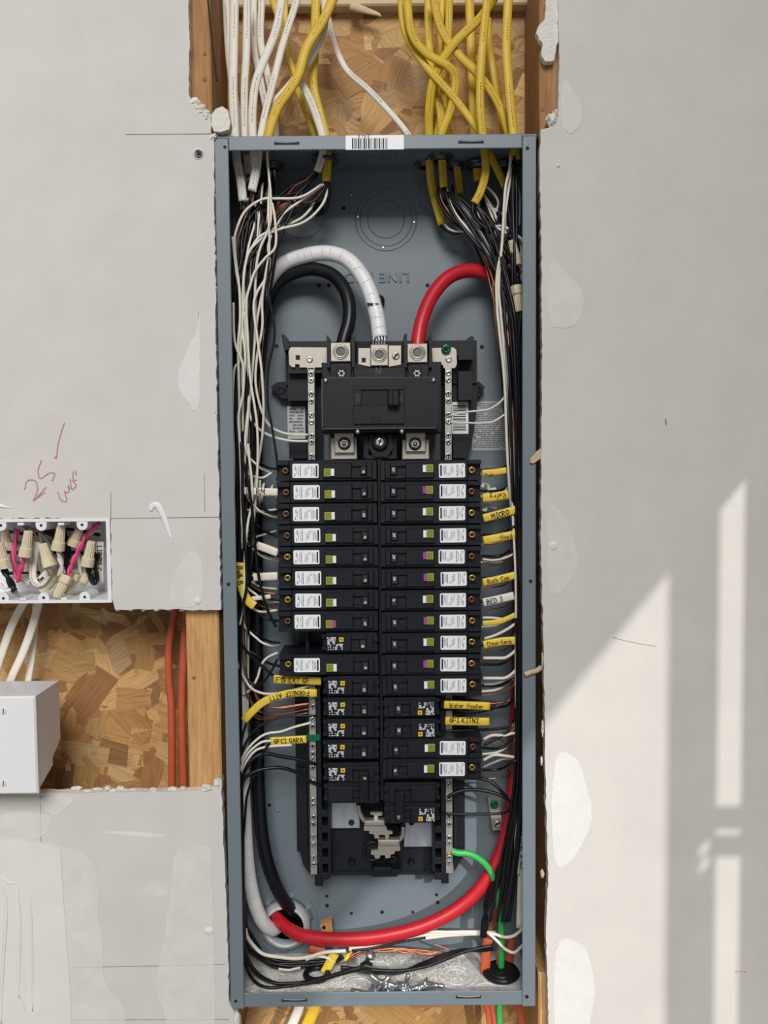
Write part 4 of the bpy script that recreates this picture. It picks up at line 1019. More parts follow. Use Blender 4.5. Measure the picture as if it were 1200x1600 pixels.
# conduit entry
e = empty('conduit_fitting', at(447,1440,YB), 'grey conduit locknut at the lower left of the panel', 'conduit fitting')
c = at(447, 1440, YB)
mb = MB(); mb.lathe([(mm(40,.11),0),(mm(40,.11),.010),(mm(37,.11),.013),(mm(30,.11),.013),(mm(29,.11),.004),(mm(29,.11),-.02)], c, (0,-1,0), 36); mb.build('hub', 'conduit_grey', e)
mb = MB(); mb.lathe([(mm(29.5,.11),.0006),(.0001,.0006)], c, (0,-1,0), 30); mb.build('opening', 'black_deep', e)
mb = MB(); mb.lathe([(mm(34,.11),.0),(mm(34,.11),.015),(mm(30,.11),.0155),(mm(30,.11),.0)], c, (0,-1,0), 36); mb.build('bushing', 'galvanized', e)
for q in range(6):
    a = q*math.pi/3+.4; d = Vector((math.cos(a),0,math.sin(a))); t = Vector((-d.z,0,d.x)); r0, r1 = mm(38,.11), mm(45,.11)
    mb = MB(); mb.add([c+d*r0-t*.008, c+d*r1-t*.006, c+d*r1+t*.006, c+d*r0+t*.008]+[p+Vector((0,-.007,0)) for p in (c+d*r0-t*.008, c+d*r1-t*.006, c+d*r1+t*.006, c+d*r0+t*.008)], [(0,1,2,3),(7,6,5,4),(0,4,5,1),(1,5,6,2),(2,6,7,3),(3,7,4,0)]); mb.build('locknut_lug', 'zinc', e)

# ================================================================== BUNDLES
GL_W = 'white wires of the left bundle'; GL_B = 'black wires of the left bundle'; GL_C = 'copper wires of the left bundle'
def W(c, pts, m, lab, ya, yb=None, r=.0016, group=None):
    P = dp(Q(c, pts) if c else pts, ya, ya if yb is None else yb)
    x, y_, d = P[-1]
    if c in ('E7', 'C3') and y_ > 400 and x < 430 and m != 'copper':      # carry on down inside the bundle
        P += [(x+U(-4, 2), y_+80, d+.010), (min(396, x+U(-10, 2)), y_+190, d+.024), (min(388, x-6), y_+330, d+.038), (min(386, x-6), min(1200, y_+520), min(.085, d+.045))]
    if c == 'E8' and y_ > 380 and m != 'copper':
        P += [(min(812, x+8), y_+80, d+.006), (min(814, x+14), y_+220, d+.014), (812, y_+420, min(.085, d+.030))]
    return wire(P, m, lab, group, r=r)
LW = 'white wire running down in the left bundle'; LB = 'black wire running down in the left bundle'; LC = 'bare copper wire twisting down in the left bundle'
# fan of wires at the top left
W('E7', [(940,375),(800,470),(680,510),(500,515),(350,522),(180,640),(85,850),(75,1000),(95,1200),(120,1400),(130,1700),(110,2000)], 'white_wire', 'front white wire arching from the yellow sheath to the far left', .044, .026)
W('E7', [(965,370),(860,450),(700,560),(560,670),(480,800),(380,860),(300,920),(210,1080),(165,1280),(170,1500),(150,1800),(180,2100)], 'white_wire', 'white wire from the yellow sheath curving under the first arch', .048, .030, group=None)
W('E7', [(1010,420),(960,560),(850,690),(720,770),(560,810),(430,860),(340,920),(230,1030),(180,1180),(160,1400)], 'white_wire', 'white wire making the lowest arch right of the bundle', .052, .030)
W('E7', [(880,520),(830,620),(740,710),(600,780),(500,830)], 'white_wire', 'short white wire just above the lowest arch', .056, .052)
W('E7', [(400,40),(410,200),(435,480),(435,720),(400,850),(330,1010),(290,1200),(280,1400)], 'white_wire', 'white wire hanging straight from the panel top', .030, .034)
W('E7', [(450,560),(475,700),(490,900),(470,1020),(380,1110),(280,1240),(230,1380),(190,1550),(200,1800),(230,2300),(300,2800)], 'white_wire', 'white wire bulging right before joining the bundle', .028, .026)
W('E7', [(440,880),(410,1000),(425,1150),(390,1300),(300,1450),(265,1600),(300,1900),(350,2300)], 'white_wire', 'white wire weaving behind the bulging one', .034, .030)
W('E7', [(870,250),(780,330),(680,385),(640,430),(605,475)], 'copper', 'bare copper wire bowing out of the white sheath end', .045, .05, .0011)
W('E7', [(890,260),(830,350),(750,430),(560,490),(430,500),(320,600)], 'black_wire', 'black wire from the white sheath end', .047, .055)
W('E7', [(1000,330),(960,430),(860,540),(700,560),(560,530),(420,540),(300,620),(200,760),(150,900),(140,1200)], 'black_wire', 'black wire crossing behind the white arches', .052, .040)
W('E7', [(1025,340),(1020,480),(1005,590),(960,665),(880,680)], 'black_wire', 'black wire drooping from the yellow sheath', .046, .07, .002)
W('E7', [(1000,320),(850,560),(640,690),(480,800),(380,1000)], 'black_wire', 'black wire under the white arches', .062, .05)
for k_ in range(4):
    o = k_*16
    W('E7', [(970-o*.4,350+o),(860,430+o),(700,530+o*1.2),(560,570+o),(470,640+o*1.4),(420,720+o*2),(400,900)], 'copper', 'bare copper wire fanning from the yellow sheath to the bundle', .056+.002*k_, .06, .0009, group='copper wires of the top left fan')
W('E7', [(255,445),(200,580),(120,720),(70,900),(60,1200),(55,1600)], 'black_wire', 'black wire from the short white sheath', .036, .04)
W('E7', [(262,445),(250,560),(180,700),(130,850),(95,960),(80,1200)], 'copper', 'copper wire from the short white sheath', .038, .04, .0010)
W('E7', [(245,240),(220,310),(160,380),(145,480),(140,620)], 'white_wire', 'thin white wire curving behind the short sheath', .05, .06, .0013)
W('E7', [(235,245),(245,300)], 'white_wire', 'stub of white wire by the corner connector', .06, .06, .0014)
# random body of the left bundle
def corridor_L(t, py):
    tab = [(280,378,430),(330,372,440),(400,367,428),(500,365,418),(600,363,408),(700,364,402),(800,366,396),(900,368,392),(1000,368,388),(1100,370,386),(1250,372,384),(1400,374,386)]
    for a, b_ in zip(tab[:-1], tab[1:]):
        if py <= b_[0]:
            u = (py-a[0])/(b_[0]-a[0]); lo = a[1]+(b_[1]-a[1])*u; hi = a[2]+(b_[2]-a[2])*u; return lo+(hi-lo)*t
    return tab[-1][1]+(tab[-1][2]-tab[-1][1])*t
def bundle_wire(side, m, lane, ys, end, lab, group, y0, r):
    pts = []
    n = len(ys); ph = U(0, 6.28); am = U(.05, .16)
    for i, py in enumerate(ys):
        t = min(1, max(0, lane + am*math.sin(ph+py*.011) + U(-.06, .06)))
        px = corridor_L(t, py) if side == 'L' else corridor_R(t, py)
        pts.append((px, py, y0 + .006*math.sin(ph*2+py*.013)))
    pts += end
    st = ([(381,316,.046),(398,300,.040),(410,285,.050),(424,264,.086),(425,266,.088),(497,272,.050)] if side == 'L' else [(690,292,.070),(719,305,.090),(742,318,.047),(790,290,.062),(805,245,.046),(748,290,.085)])
    sx = random.choice(st); a_ = pts[0]
    pts = [sx, (sx[0]*.55+a_[0]*.45+U(-4, 4), sx[1]*.6+a_[1]*.4, (sx[2]+a_[2])/2)] + [(a_[0], a_[1]+30, a_[2])] + [q_ for q_ in pts[1:] if q_[1] > a_[1]+50]
    return wire(pts, m, lab, group, r=r, n=6)
def corridor_R(t, py):
    tab = [(340,760,812),(400,772,815),(500,776,816),(600,790,817),(700,796,818),(800,800,818),(900,803,818),(1000,804,818),(1100,804,818),(1250,798,816),(1350,780,808),(1450,762,795)]
    for a, b_ in zip(tab[:-1], tab[1:]):
        if py <= b_[0]:
            u = max(0, (py-a[0])/(b_[0]-a[0])); lo = a[1]+(b_[1]-a[1])*u; hi = a[2]+(b_[2]-a[2])*u; return lo+(hi-lo)*t
    return tab[-1][1]+(tab[-1][2]-tab[-1][1])*t
rowsL = [r_[0] for r_ in LEFT]; rowsR = [r_[0] for r_ in RIGHT]
def run(a, b_, step=70): 
    n = max(2, int((b_-a)/step)); return [a+(b_-a)*i/(n-1) for i in range(n)]
for i in range(10):                                     # black, one into each of the upper ten breakers
    row = rowsL[i]; yy = U(.040, .075)
    bundle_wire('L', 'black_wire', U(0, 1), run(U(285, 330), row-40), [(404,row-14,yy),(420,row-4,.05),(437,row+U(-2,2),.045)], 'black wire from the left bundle into the %s left breaker' % ORD[i], GL_B, yy, .0016)
for i in range(9):
    yy = U(.040, .055); bundle_wire('L', 'black_wire', (i+.5)/9, run(U(300, 360), U(800, 1000), 90), [], LB, GL_B, yy, .0017)
for i in range(5):
    row = rowsL[i*2]; yy = U(.036, .060)
    bundle_wire('L', 'white_wire', U(.2, 1), run(U(300, 360), row-40), [(402,row-8,yy),(420,row+2,.055),(437,row+U(2,8),.055)], 'white wire from the left bundle into the %s left breaker' % ORD[i*2], GL_W, yy, .0015)
for i in range(10):
    yy = U(.045, .080)
    bundle_wire('L', 'copper', U(.3, 1), run(U(300, 340), U(980, 1080)), [(396,1100+i*2,.07),(430,1112+i,.066),(484,1100+i*1.5,.062)] if i % 4 == 1 else [(392,1095,.07),(400,1110,.07)], LC, GL_C, yy, .0009)
for i in range(5):
    yy = U(.034, .045)
    bundle_wire('L', 'black_wire', U(0, .6), run(380+30*i, 1400, 110), [], 'black wire running the full height of the left bundle', GL_B, yy, .0016)
W('C3', [(345,150),(335,300),(350,430),(380,600),(375,720),(340,880),(335,1100),(365,1280),(395,1480),(400,1560)], 'black_wire', 'thin black wire hanging free right of the left bundle', .030, .030, .0014)
W('C3', [(345,120),(300,400),(300,600),(265,800),(255,980),(290,1150),(345,1260),(430,1310),(520,1325),(605,1325)], 'white_wire', 'upper white wire running to the left neutral bar', .030, .056)
W('C3', [(185,500),(190,750),(215,1000),(215,1190),(270,1280),(360,1335),(480,1365),(605,1370)], 'white_wire', 'lower white wire running to the left neutral bar', .032, .056)
W('C3', [(105,440),(115,700),(170,860),(170,1050),(140,1200),(150,1400),(160,1700)], 'white_wire', 'white wire at the outer left of the bundle', .024, .030)
W('C3', [(100,0),(125,230),(150,400),(150,800),(110,900),(100,1200),(110,1500)], 'white_wire', 'white wire hugging the left flange', .028, .032)
W('G1', [(200,-40),(215,120),(235,300),(238,520),(200,720),(175,950),(165,1250),(150,1500),(120,1700)], 'white_wire', 'front white wire bowing beside the upper left breakers', .024, .030)
W('G1', [(135,-60),(145,200),(148,500),(170,900),(190,1250),(180,1380),(150,1500),(110,1650),(75,1800)], 'black_wire', 'front black wire passing over the yellow tag', .020, .026, .0018)
W('G1', [(150,120),(200,330),(240,600),(265,900),(290,1150),(335,1380),(390,1560),(470,1720)], 'black_wire', 'front black wire slanting across the white tags', .018, .030, .0018)
# wires and tags between the left bundle and the breakers
W('G1', [(180,240),(260,275),(340,285),(400,255),(480,200)], 'white_wire', 'white wire into the first left breaker', .05, .055)
W('G1', [(180,450),(260,465),(330,455),(480,440)], 'white_wire', 'white wire under the RM tag', .052, .056)
hp = []
for i in range(46):
    a = i*.62; hp.append((392+ i*.85 + 3*math.sin(a*.3), 768 + 21*math.sin(a)*(.7+.3*math.sin(i*.13)), .060 + .010*math.cos(a)))
wire(hp, 'white_wire', 'coiled white pigtail behind the RM tag', n=4)
W('G1', [(160,590),(260,605),(350,605),(480,590)], 'white_wire', 'white wire into the third left breaker', .05, .055)
W('G1', [(160,620),(260,625),(380,615),(480,600)], 'black_wire', 'black wire into the third left breaker', .052, .055)
W('G1', [(180,830),(240,860),(330,840),(480,795)], 'shaded_white_wire', 'shade-toned white wire into the fourth left breaker', .05, .055)
W('G1', [(170,890),(230,930),(300,935)], 'white_wire', 'white wire feeding the slanted blank tag', .05, .052)
for q, (a, b_) in enumerate(((1170,1190),(1200,1230),(1265,1330),(1300,1380),(1380,1470),(1420,1540))):
    W('G1', [(185,a),(240,a+25),(330,(a+b_)/2+40),(480,b_+25)], ('copper','white_wire','white_wire','copper','black_wire','copper')[q], 'wire fanning to the lower breakers behind the yellow tag, %s from the top' % ORD[q], .055, .06, (.0010,.0014,.0016,.0010,.0016,.0010)[q])
W('G1', [(190,1400),(240,1530),(330,1575),(480,1560)], 'white_wire', 'white wire curving under the yellow corner tag', .04, .055)
def tagsleeve(pts, m, wpx, text, lab, y=.045, h=None, ink='ink', flip=False, start=.12, wt=.0009, cv=0.0, th=None, twist=None):
    path = spline(P3(pts, y), 8); hw = wpx*.5*(1+y)/FPX
    mb = MB(); mb.sweep(path, hw, hw*.42 if th is None else th, n=12, power=3.0, twist=twist); o = mb.build('cable_tag', m); tag(o, lab, 'cable tag', 'handwritten sheath tags')
    if text:
        L = sum((b_-a).length for a, b_ in zip(path[:-1], path[1:])); hh = h if h else hw*1.15
        hh = min(hh, L*(1-start-.04)/text_width(text))
        mb = MB(); fn = path_fn(path, (-hh*.5 if not flip else hh*.5)+cv, hw*.42+.0005 if th is None else th+.0005, start*L, flip)
        write(mb, text, fn, hh, wt, .05); mb.build('handwriting', ink, o)
    return o
tagsleeve([(381,767),(405,768),(434,769)], 'white_sheath', 12, 'L  RM', 'white sheath tag reading RM beside the second left breaker', .030, start=.10, h=.0065)
tagsleeve([(401,852),(416,857),(434,864)], 'white_sheath', 13, '', 'blank white sheath tag tilted beside the fifth left breaker', .040)
tagsleeve([(396,902),(412,901),(434,900)], 'white_sheath', 13, '', 'blank white sheath tag level with the sixth left breaker', .044)
tagsleeve([(391,936),(405,934),(423,932)], 'white_sheath', 7, '', 'small white sheath end beside the seventh left breaker', .040)
tagsleeve([(384,832),(389,826),(396,822)], 'white_sheath', 7, '', 'small white sheath corner beside the left bundle', .050)
tagsleeve([(376,879),(375,896),(377,913),(383,931),(390,941),(398,947)], 'yellow_tag', 14, 'Ballb B', 'yellow tag bent along the left flange', .030, start=.08)
tagsleeve([(428,1061),(455,1062),(480,1063),(502,1064)], 'yellow_tag', 13.5, 'F13 EXT GF', 'yellow tag reading F13 EXT GF under the tenth left breaker', .046, start=.06)
tagsleeve(Q('G2', [(140,990),(200,925),(290,845),(400,795),(560,760),(748,762)]), 'yellow_tag', 12.5, 'FORNECF ATTT', 'long bent yellow tag reading FORNECF ATTT upside down', .040, flip=True, start=.1)
tagsleeve(Q('G2', [(360,1163),(500,1155),(662,1146)]), 'yellow_tag', 12.5, 'GFCI GARA', 'yellow tag reading GFCIGARA below the bent tag', .050, start=.1)
W('G2', [(140,-10),(95,140),(90,230),(130,370),(250,500),(380,615)], 'black_wire', 'black wire running to the F13 tag', .034, .046, .0018)
W('G2', [(420,480),(360,590),(300,670),(240,695),(170,650),(100,570),(70,500)], 'black_wire', 'black wire looping from the tenth left breaker', .046, .056)
W('G2', [(420,425),(330,470),(280,540),(250,640),(190,735),(120,772),(60,735)], 'white_wire', 'white wire looping from the tenth left breaker', .046, .060)
W('G2', [(60,400),(80,500),(120,590),(190,710),(280,760),(380,768),(520,745),(690,700)], 'white_wire', 'white wire sweeping to the neutral bar above the bent tag', .036, .056)
W('G2', [(200,690),(260,810),(340,870),(450,885),(560,870),(690,850)], 'copper', 'upper copper wire to the neutral bar below the bent tag', .050, .056, .0011)
W('G2', [(210,700),(260,830),(360,885),(470,875),(690,845)], 'copper', 'second copper wire to the neutral bar below the bent tag', .052, .056, .0011)
W('G2', [(240,880),(290,915),(370,948),(470,962)], 'copper', 'short copper wire poking out below the bent tag', .052, .070, .0011)
W('G2', [(740,952),(600,950),(420,968),(260,1045),(170,1150),(115,1290),(95,1450),(90,1650),(85,1900)], 'black_wire', 'black wire arching from the neutral bar above the GFCIGARA tag', .058, .040)
W('G2', [(700,1008),(560,1045),(450,1082),(310,1108),(190,1205),(115,1330),(92,1480),(85,1700),(80,2000)], 'white_wire', 'upper white wire sweeping down below the bent tag', .058, .036)
W('G2', [(370,1160),(280,1175),(170,1270),(110,1400),(90,1560),(85,1800)], 'white_wire', 'white wire from the GFCIGARA tag', .048, .038)
W('G2', [(540,1195),(320,1212),(210,1265),(120,1420),(95,1580),(90,1850)], 'white_wire', 'lower white wire sweeping down from the GFCIGARA tag', .050, .040)
W('G2', [(740,1355),(620,1320),(450,1290),(300,1268),(190,1335),(120,1480),(90,1620),(85,1900)], 'black_wire', 'thick black wire arching under the GFCIGARA tag', .058, .034, .0024)
W('G2', [(775,1535),(690,1495),(580,1425),(470,1388),(380,1385),(250,1408),(160,1460),(120,1540),(100,1700),(95,1950)], 'black_wire', 'thick black wire arching lowest to the left neutral bar', .054, .034, .0023)
W('G2', [(355,1175),(300,1260),(250,1390),(195,1520),(160,1650),(145,1850),(120,2100),(110,2300)], 'black_wire', 'black wire dropping straight from the GFCIGARA tag', .046, .036)
W('G2', [(160,1010),(125,1130),(100,1270),(90,1450),(80,1700),(75,2000),(75,2400)], 'black_wire', 'black wire leaving the lower end of the bent tag', .034, .032)
mb = MB(); c = at(490, 1152, .056); mb.box(c.x-.008, c.x+.009, .052, .06, c.z-.004, c.z+.004, .001); tag(mb.build('ground_screw_clip', 'green_screw'), 'green clip on the left neutral bar beside GFCIGARA', 'clip')
# --- lower left loops
BL = 'black wire in the loop along the bottom left'; GB = 'black wires looping along the panel floor'
for i, pts in enumerate((
  [(30,-700),(40,-200),(50,100),(60,300),(130,470),(240,535),(400,528),(600,490),(900,405),(1080,362)],
  [(40,-700),(50,-200),(60,120),(80,300),(160,430),(280,495),(420,505),(620,480),(900,400),(1070,352)],
  [(50,-700),(55,-200),(62,80),(75,260),(150,400),(260,480),(400,512),(600,500),(900,415),(1085,375)],
  [(45,-600),(60,-150),(75,150),(120,250),(210,320),(320,375),(450,385),(640,350),(800,330),(870,290)],
  [(55,-600),(65,-100),(80,180),(160,270),(260,330),(400,360),(560,355),(740,335),(850,310)],
  [(60,-500),(70,-50),(95,100),(160,220),(220,290),(330,340),(480,340),(640,330),(780,315),(860,280)],
  [(62,-400),(72,0),(110,90),(170,190),(230,280),(350,320),(500,325),(680,322),(800,300)])):
    W('G6', pts, 'black_wire', BL, .030+.006*i if i < 3 else .050+.004*i, (.040 if i < 3 else .070), .0019, group=GB)
W('G6', [(70,60),(90,130),(150,210),(220,265),(340,288),(480,300),(600,285),(720,250),(890,238)], 'white_wire', 'white wire bowing along the panel floor', .058, .062, .0024)
W('G6', [(560,310),(640,285),(720,290),(800,330)], 'white_wire', 'short white wire bowing in front of the black loop', .060, .066, .002)
W('G6', [(340,385),(420,395),(470,385),(520,375)], 'white_wire', 'white wire edge under the black loop', .058, .06, .0015)
# --- bottom right runs
for i in range(3): W('G7', [(-60,175-i*10),(60,155-i*8),(200,118-i*5),(400,68+i*18),(560,66+i*10),(745,64+i*6),(860,70+i*8)], 'white_wire', 'white wire running along the floor under the red cable, %s of three' % ORD[i], .060, .072, .0022)
W('G7', [(-40,182),(100,165),(260,128),(420,100)], 'black_wire', 'black wire under the white pair beneath the red cable', .056, .064, .0016)
for i in range(11): W('G7', [(-70+i*6,255-i*9),(-20,215-i*4),(60,185+U(-8,8)),(180,178+U(-14,14)),(300,185+U(-16,16)),(420,195+U(-14,14)),(540,205+U(-14,12))], 'copper', 'bare copper wire in the bunch on the floor', .062+.003*(i%4), .072, .0012, group='copper bunch on the panel floor')
W('G7', [(470,140),(540,165),(605,185)], 'copper', 'stray copper wire right of the bunch', .07, .07, .0011)
for i in range(5): W('G7', [(-110,285+i*3),(-40,292+i*3),(60,300+i*4),(250,308+i*3),(400,285-i*6),(520,245-i*8),(640,195-i*4),(760,165+i*4),(840,150+i*5)], 'black_wire', 'black wire in the floor bunch running to the right', .045+.003*i, .060, .0022, group='black bunch on the panel floor')
mb = MB(); mb.sweep(spline(P3(Q('G7', [(20,285),(50,275),(80,285)]), .040)), .005, .005); tag(mb.build('electrical_tape', 'black_gloss'), 'black tape wrapped round the floor bunch', 'tape')
mb = MB(); mb.sweep(spline(P3(Q('G6', [(590,215),(660,235),(720,240)]), .075)), .006, .003); tag(mb.build('orange_cable_end', 'orange'), 'orange sheath stub behind the white floor wire', 'cable end')
tagsleeve(Q('G6', [(800,260),(775,300),(745,360),(715,415)]), 'yellow_tag', 15, '', 'short yellow sheath rising from the floor knockout', .066)
tagsleeve(Q('G6', [(890,320),(905,285),(935,265),(945,245)]), 'yellow_tag', 8, '', 'small yellow sheath curl behind the copper bunch', .070)
crumb_c = at(495, 1521, .06); mb = MB(); mb.ring(Vector((crumb_c.x, .06, zf+.004)), .014, .004, ax=(0,0,1), n=20); tag(mb.build('floor_connector', 'black_gloss'), 'black connector ring under the yellow sheath on the floor', 'connector')
# wood peg
e = empty('wood_peg', at(512,1450,YB), 'split wooden peg sticking out of the panel back', 'wood peg')
mb = MB(); mb.lathe([(mm(9),0),(mm(9.5),.02),(mm(8),.024),(.0001,.024)], at(514,1440,YB), (-.1,-1,-.35), 12); mb.build('peg', 'wood_block', e)
mb = MB(); pprism(mb, [(500,1446),(518,1438),(520,1460),(504,1462)], .084, .096); mb.build('split_face', 'stud', e)
mb = MB(); mb.cyl(at(506,1449,.0838), .0024, .001, n=10); mb.build('nail_hole', 'black_deep', e)
# loose screws on the floor
for i, (px, py, a, b_) in enumerate(((575,1541,2.9,.2),(590,1538,.9,.8),(600,1545,2.2,.5),(612,1546,1.2,.3),(619,1547,2.6,.2),(633,1540,1.4,.9),(648,1536,2.5,.6),(660,1545,-.8,.4),(668,1548,-.7,.1),(585,1548,.2,.2),(641,1549,.4,.3))):
    c = at(px, py, .020+.002*(i%5)); c.z = zf+.003+.004*(i % 3)
    ax = Vector((math.cos(a), .35*math.sin(a*3), abs(math.sin(a))*b_)).normalized()
    e = empty('loose_screw', c, 'loose zinc screw on the panel floor, %s of the pile from the left' % ORD[i], 'screw', 'loose screws on the panel floor')
    mb = MB(); mb.lathe([(.0030,0),(.0030,.019),(.0014,.022)], c, ax, 10); mb.build('shank', 'zinc', e)
    mb = MB(); mb.lathe([(.0030,.0005),(.0070,-.0008),(.0070,-.0026),(.0042,-.0044),(.0001,-.0046)], c, ax, 14); mb.build('head', 'zinc', e)
c0 = at(576, 1500, .05)
e = empty('floor_screw', c0, 'single zinc screw standing among the copper wires', 'screw')
mb = MB(); ax = Vector((.45,-.3,.85)).normalized(); mb.lathe([(.003,0),(.003,.022),(.0062,.023),(.0062,.026),(.0001,.028)], at(566,1512,.055), ax, 12); mb.build('shank', 'zinc', e)

# ================================================================== RIGHT SIDE
RWL = 'white wire running down in the right bundle'; RBL = 'black wire running down in the right bundle'; RCL = 'bare copper wire running down in the right bundle'
GRW, GRB, GRC = 'white wires of the right bundle', 'black wires of the right bundle', 'copper wires of the right bundle'
W('E8', [(305,665),(345,710),(420,730),(520,715),(620,700),(720,680),(820,690),(910,750),(990,870)], 'white_wire', 'white wire from the lowest yellow sheath, arching right', .088, .040, .0017)
W('E8', [(270,675),(310,715),(400,745),(520,715),(640,705),(740,730),(820,800),(870,920),(890,1020)], 'black_wire', 'black wire from the lowest yellow sheath, arching right', .088, .045, .0018)
W('E8', [(320,360),(345,470),(400,580),(480,680),(560,770),(640,860),(730,1000),(770,1150),(820,1280),(880,1470),(900,1650)], 'white_wire', 'white wire from the front pair of sheaths, running to the bundle', .068, .040, .0017)
W('E8', [(300,350),(345,500),(420,640),(520,770),(600,860),(690,960),(760,1100),(800,1230),(860,1430),(890,1600)], 'black_wire', 'black wire from the front pair of sheaths, running to the bundle', .066, .036, .0019)
W('E8', [(255,330),(245,430),(290,540),(370,640),(450,700),(520,760)], 'black_wire', 'black wire left of the front pair, curving down', .072, .070, .0018)
W('E8', [(265,320),(270,440),(340,560),(430,650),(510,700)], 'copper', 'copper wire left of the front pair', .070, .066, .0010)
W('E8', [(375,330),(400,450),(440,560),(500,690)], 'white_wire', 'white wire from the rear sheath, short', .090, .070, .0016)
W('E8', [(370,330),(390,430),(450,560),(580,590),(700,620),(850,640)], 'black_wire', 'black wire from the rear sheath, crossing right', .088, .070, .0018)
for i in range(3): W('E8', [(420,400+14*i),(480,470+10*i),(560,560+14*i),(640,610+14*i),(740,690+16*i)], 'copper', 'copper wire fanning in the top right corner', .086, .075, .0010, group='copper wires of the top right fan')
W('E8', [(550,485),(545,560),(590,640),(680,720),(770,800),(840,900),(880,1000)], 'black_wire', 'black wire from the cut front yellow sheath', .046, .046, .0019)
W('E8', [(590,490),(595,570),(640,640),(740,690),(860,760),(960,830)], 'white_wire', 'white wire from the cut front yellow sheath', .048, .05, .0017)
W('E8', [(875,70),(860,200),(830,330),(815,500),(805,700),(790,900),(760,1060),(748,1200),(755,1400),(775,1600)], 'white_wire', 'long white wire hanging straight in the top right corner', .036, .040, .0018)
W('E8', [(905,80),(890,250),(880,420),(880,640),(840,760),(780,900),(740,1050)], 'black_wire', 'black wire hanging in the top right corner', .040, .046, .0018)
W('E8', [(670,340),(740,420),(765,490),(740,560),(715,650)], 'white_wire', 'white wire looping behind the cut sheath', .070, .075, .0016)
W('E8', [(640,480),(700,520),(790,570),(850,640)], 'white_wire', 'white wire slanting behind the cut sheath', .076, .07, .0015)
W('E8', [(920,300),(950,400),(950,560),(945,680)], 'shaded_white_wire', 'shade-toned white wire in the top right corner', .065, .065, .0015)
W('E8', [(890,440),(915,540),(925,650)], 'shaded_white_wire', 'second shade-toned white wire in the top right corner', .065, .065, .0014)
for i in range(16):
    row = rowsR[i % 16]; yy = U(.030, .075)
    xe = 752 if RIGHT[i % 16][1] == 'a' else 690
    bundle_wire('R', 'black_wire', U(0, 1), run(U(380, 430), row-30), [(798,row-12,yy),(780,row-2,.06),(xe-4,row+U(-3,3),.055)], 'black wire from the right bundle into the %s right breaker' % ORD[i], GRB, yy, .0017)
for i in range(12):
    yy = U(.026, .060); bundle_wire('R', 'black_wire', U(0, 1), run(U(380, 460), 1440, 90), [], RBL, GRB, yy, .0017)
for i in range(5):
    row = rowsR[(i*3+1) % 15]; yy = U(.055, .070)
    bundle_wire('R', 'white_wire', U(.1, 1), run(U(400, 470), row-30), [(795,row-8,yy+.01),(778,row+4,.06),(748,row+8,.06)], 'white wire from the right bundle into the %s right breaker' % ORD[(i*3+1) % 15], GRW, yy, .0016)
for i in range(4):
    yy = U(.040, .050); bundle_wire('R', 'white_wire' if i % 3 == 0 else 'shaded_white_wire', (i+.6)/4.5, run(U(400, 440), U(760, 1180), 80), [], 'pale wire on the front of the right bundle, %s from left' % ORD[i], GRW, yy, .0016)
for i in range(9):
    row = rowsR[(i*2+4) % 15]; yy = U(.040, .085)
    bundle_wire('R', 'copper', U(0, .8), run(U(400, 500), max(560, row-20)), [(798,row+2,yy),(775,row+12,.065),(705,row+14,.068)], RCL, GRC, yy, .0009)
for i in range(7): W('G5', [(310-8*i,-300),(325-5*i,100),(320-6*i,350),(300-8*i,650),(220+4*i,850),(160+8*i,980),(140+3*i,1080)], 'copper', 'copper wire curving down to the lower right corner', .060+.004*i, .075, .0009, group=GRC)
for i in range(6): W('G5', [(300+3*i,200),(305-3*i,400),(285-6*i,550),(220-8*i,720),(150-6*i,880),(105+4*i,1000),(95+5*i,1110)], 'black_wire', 'black wire in the bunch beside the red cable bend', .050+.003*i, .060, .0023, group='black bunch by the red cable bend')
W('C4', [(530,1195),(620,1175),(720,1165),(800,1150),(870,1100),(910,1040)], 'white_wire', 'upper white wire to the right neutral bar', .056, .050, .0012)
W('C4', [(530,1240),(640,1245),(740,1248),(820,1235),(910,1180)], 'white_wire', 'lower white wire to the right neutral bar', .056, .050, .0012)
W('G5', [(-130,195),(-95,170),(-40,150),(60,142),(160,160),(240,190),(290,240),(310,330)], 'black_wire', 'black wire arching over the right neutral bar', .045, .050, .0022)
W('G5', [(30,65),(100,70),(170,100),(240,170),(300,250)], 'black_wire', 'black wire under the last long right breaker', .060, .052, .0022)
# wire nuts
def nut_mesh():
    mb = MB(); n = 24; prof = [(.0040,0),(.0046,.0008),(.0058,.017),(.0074,.0185),(.0080,.027),(.0070,.027)]
    vs = []; fs = []
    for j, (r, h) in enumerate(prof):
        for q in range(n):
            rr = r*(1+(.06 if q % 2 else -.06)) if j < 3 else r*(1.12 if q % 12 < 2 else 1)
            a = 2*math.pi*q/n; vs.append((rr*math.cos(a), rr*math.sin(a), h))
    for j in range(len(prof)-1):
        for q in range(n): fs.append((j*n+q, j*n+(q+1)%n, (j+1)*n+(q+1)%n, (j+1)*n+q))
    fs.append(list(range(n))); fs.append([(len(prof)-1)*n+q for q in range(n)])
    mb.add(vs, fs); return mb.mesh('wire_nut', 'beige')
NUT = nut_mesh()
def nut(tip, skirt, yt, ys, lab, group='beige wire nuts in the gang box', s=1.0):
    a, b_ = at(*tip, yt), at(*skirt, ys); d = b_-a
    o = bpy.data.objects.new('wire_nut', NUT); C.objects.link(o)
    o.location = a; o.rotation_euler = d.to_track_quat('Z', 'Y').to_euler(); o.scale = (s, s, d.length/.027)
    return tag(o, lab, 'wire nut', group)
nut((799,375), (809,413), .030, .034, 'beige wire nut tilted at the upper right of the panel', 'wire nuts in the right bundle', .85)
nut((812,487), (807,447), .030, .032, 'beige wire nut pointing down by the right flange', 'wire nuts in the right bundle', .95)
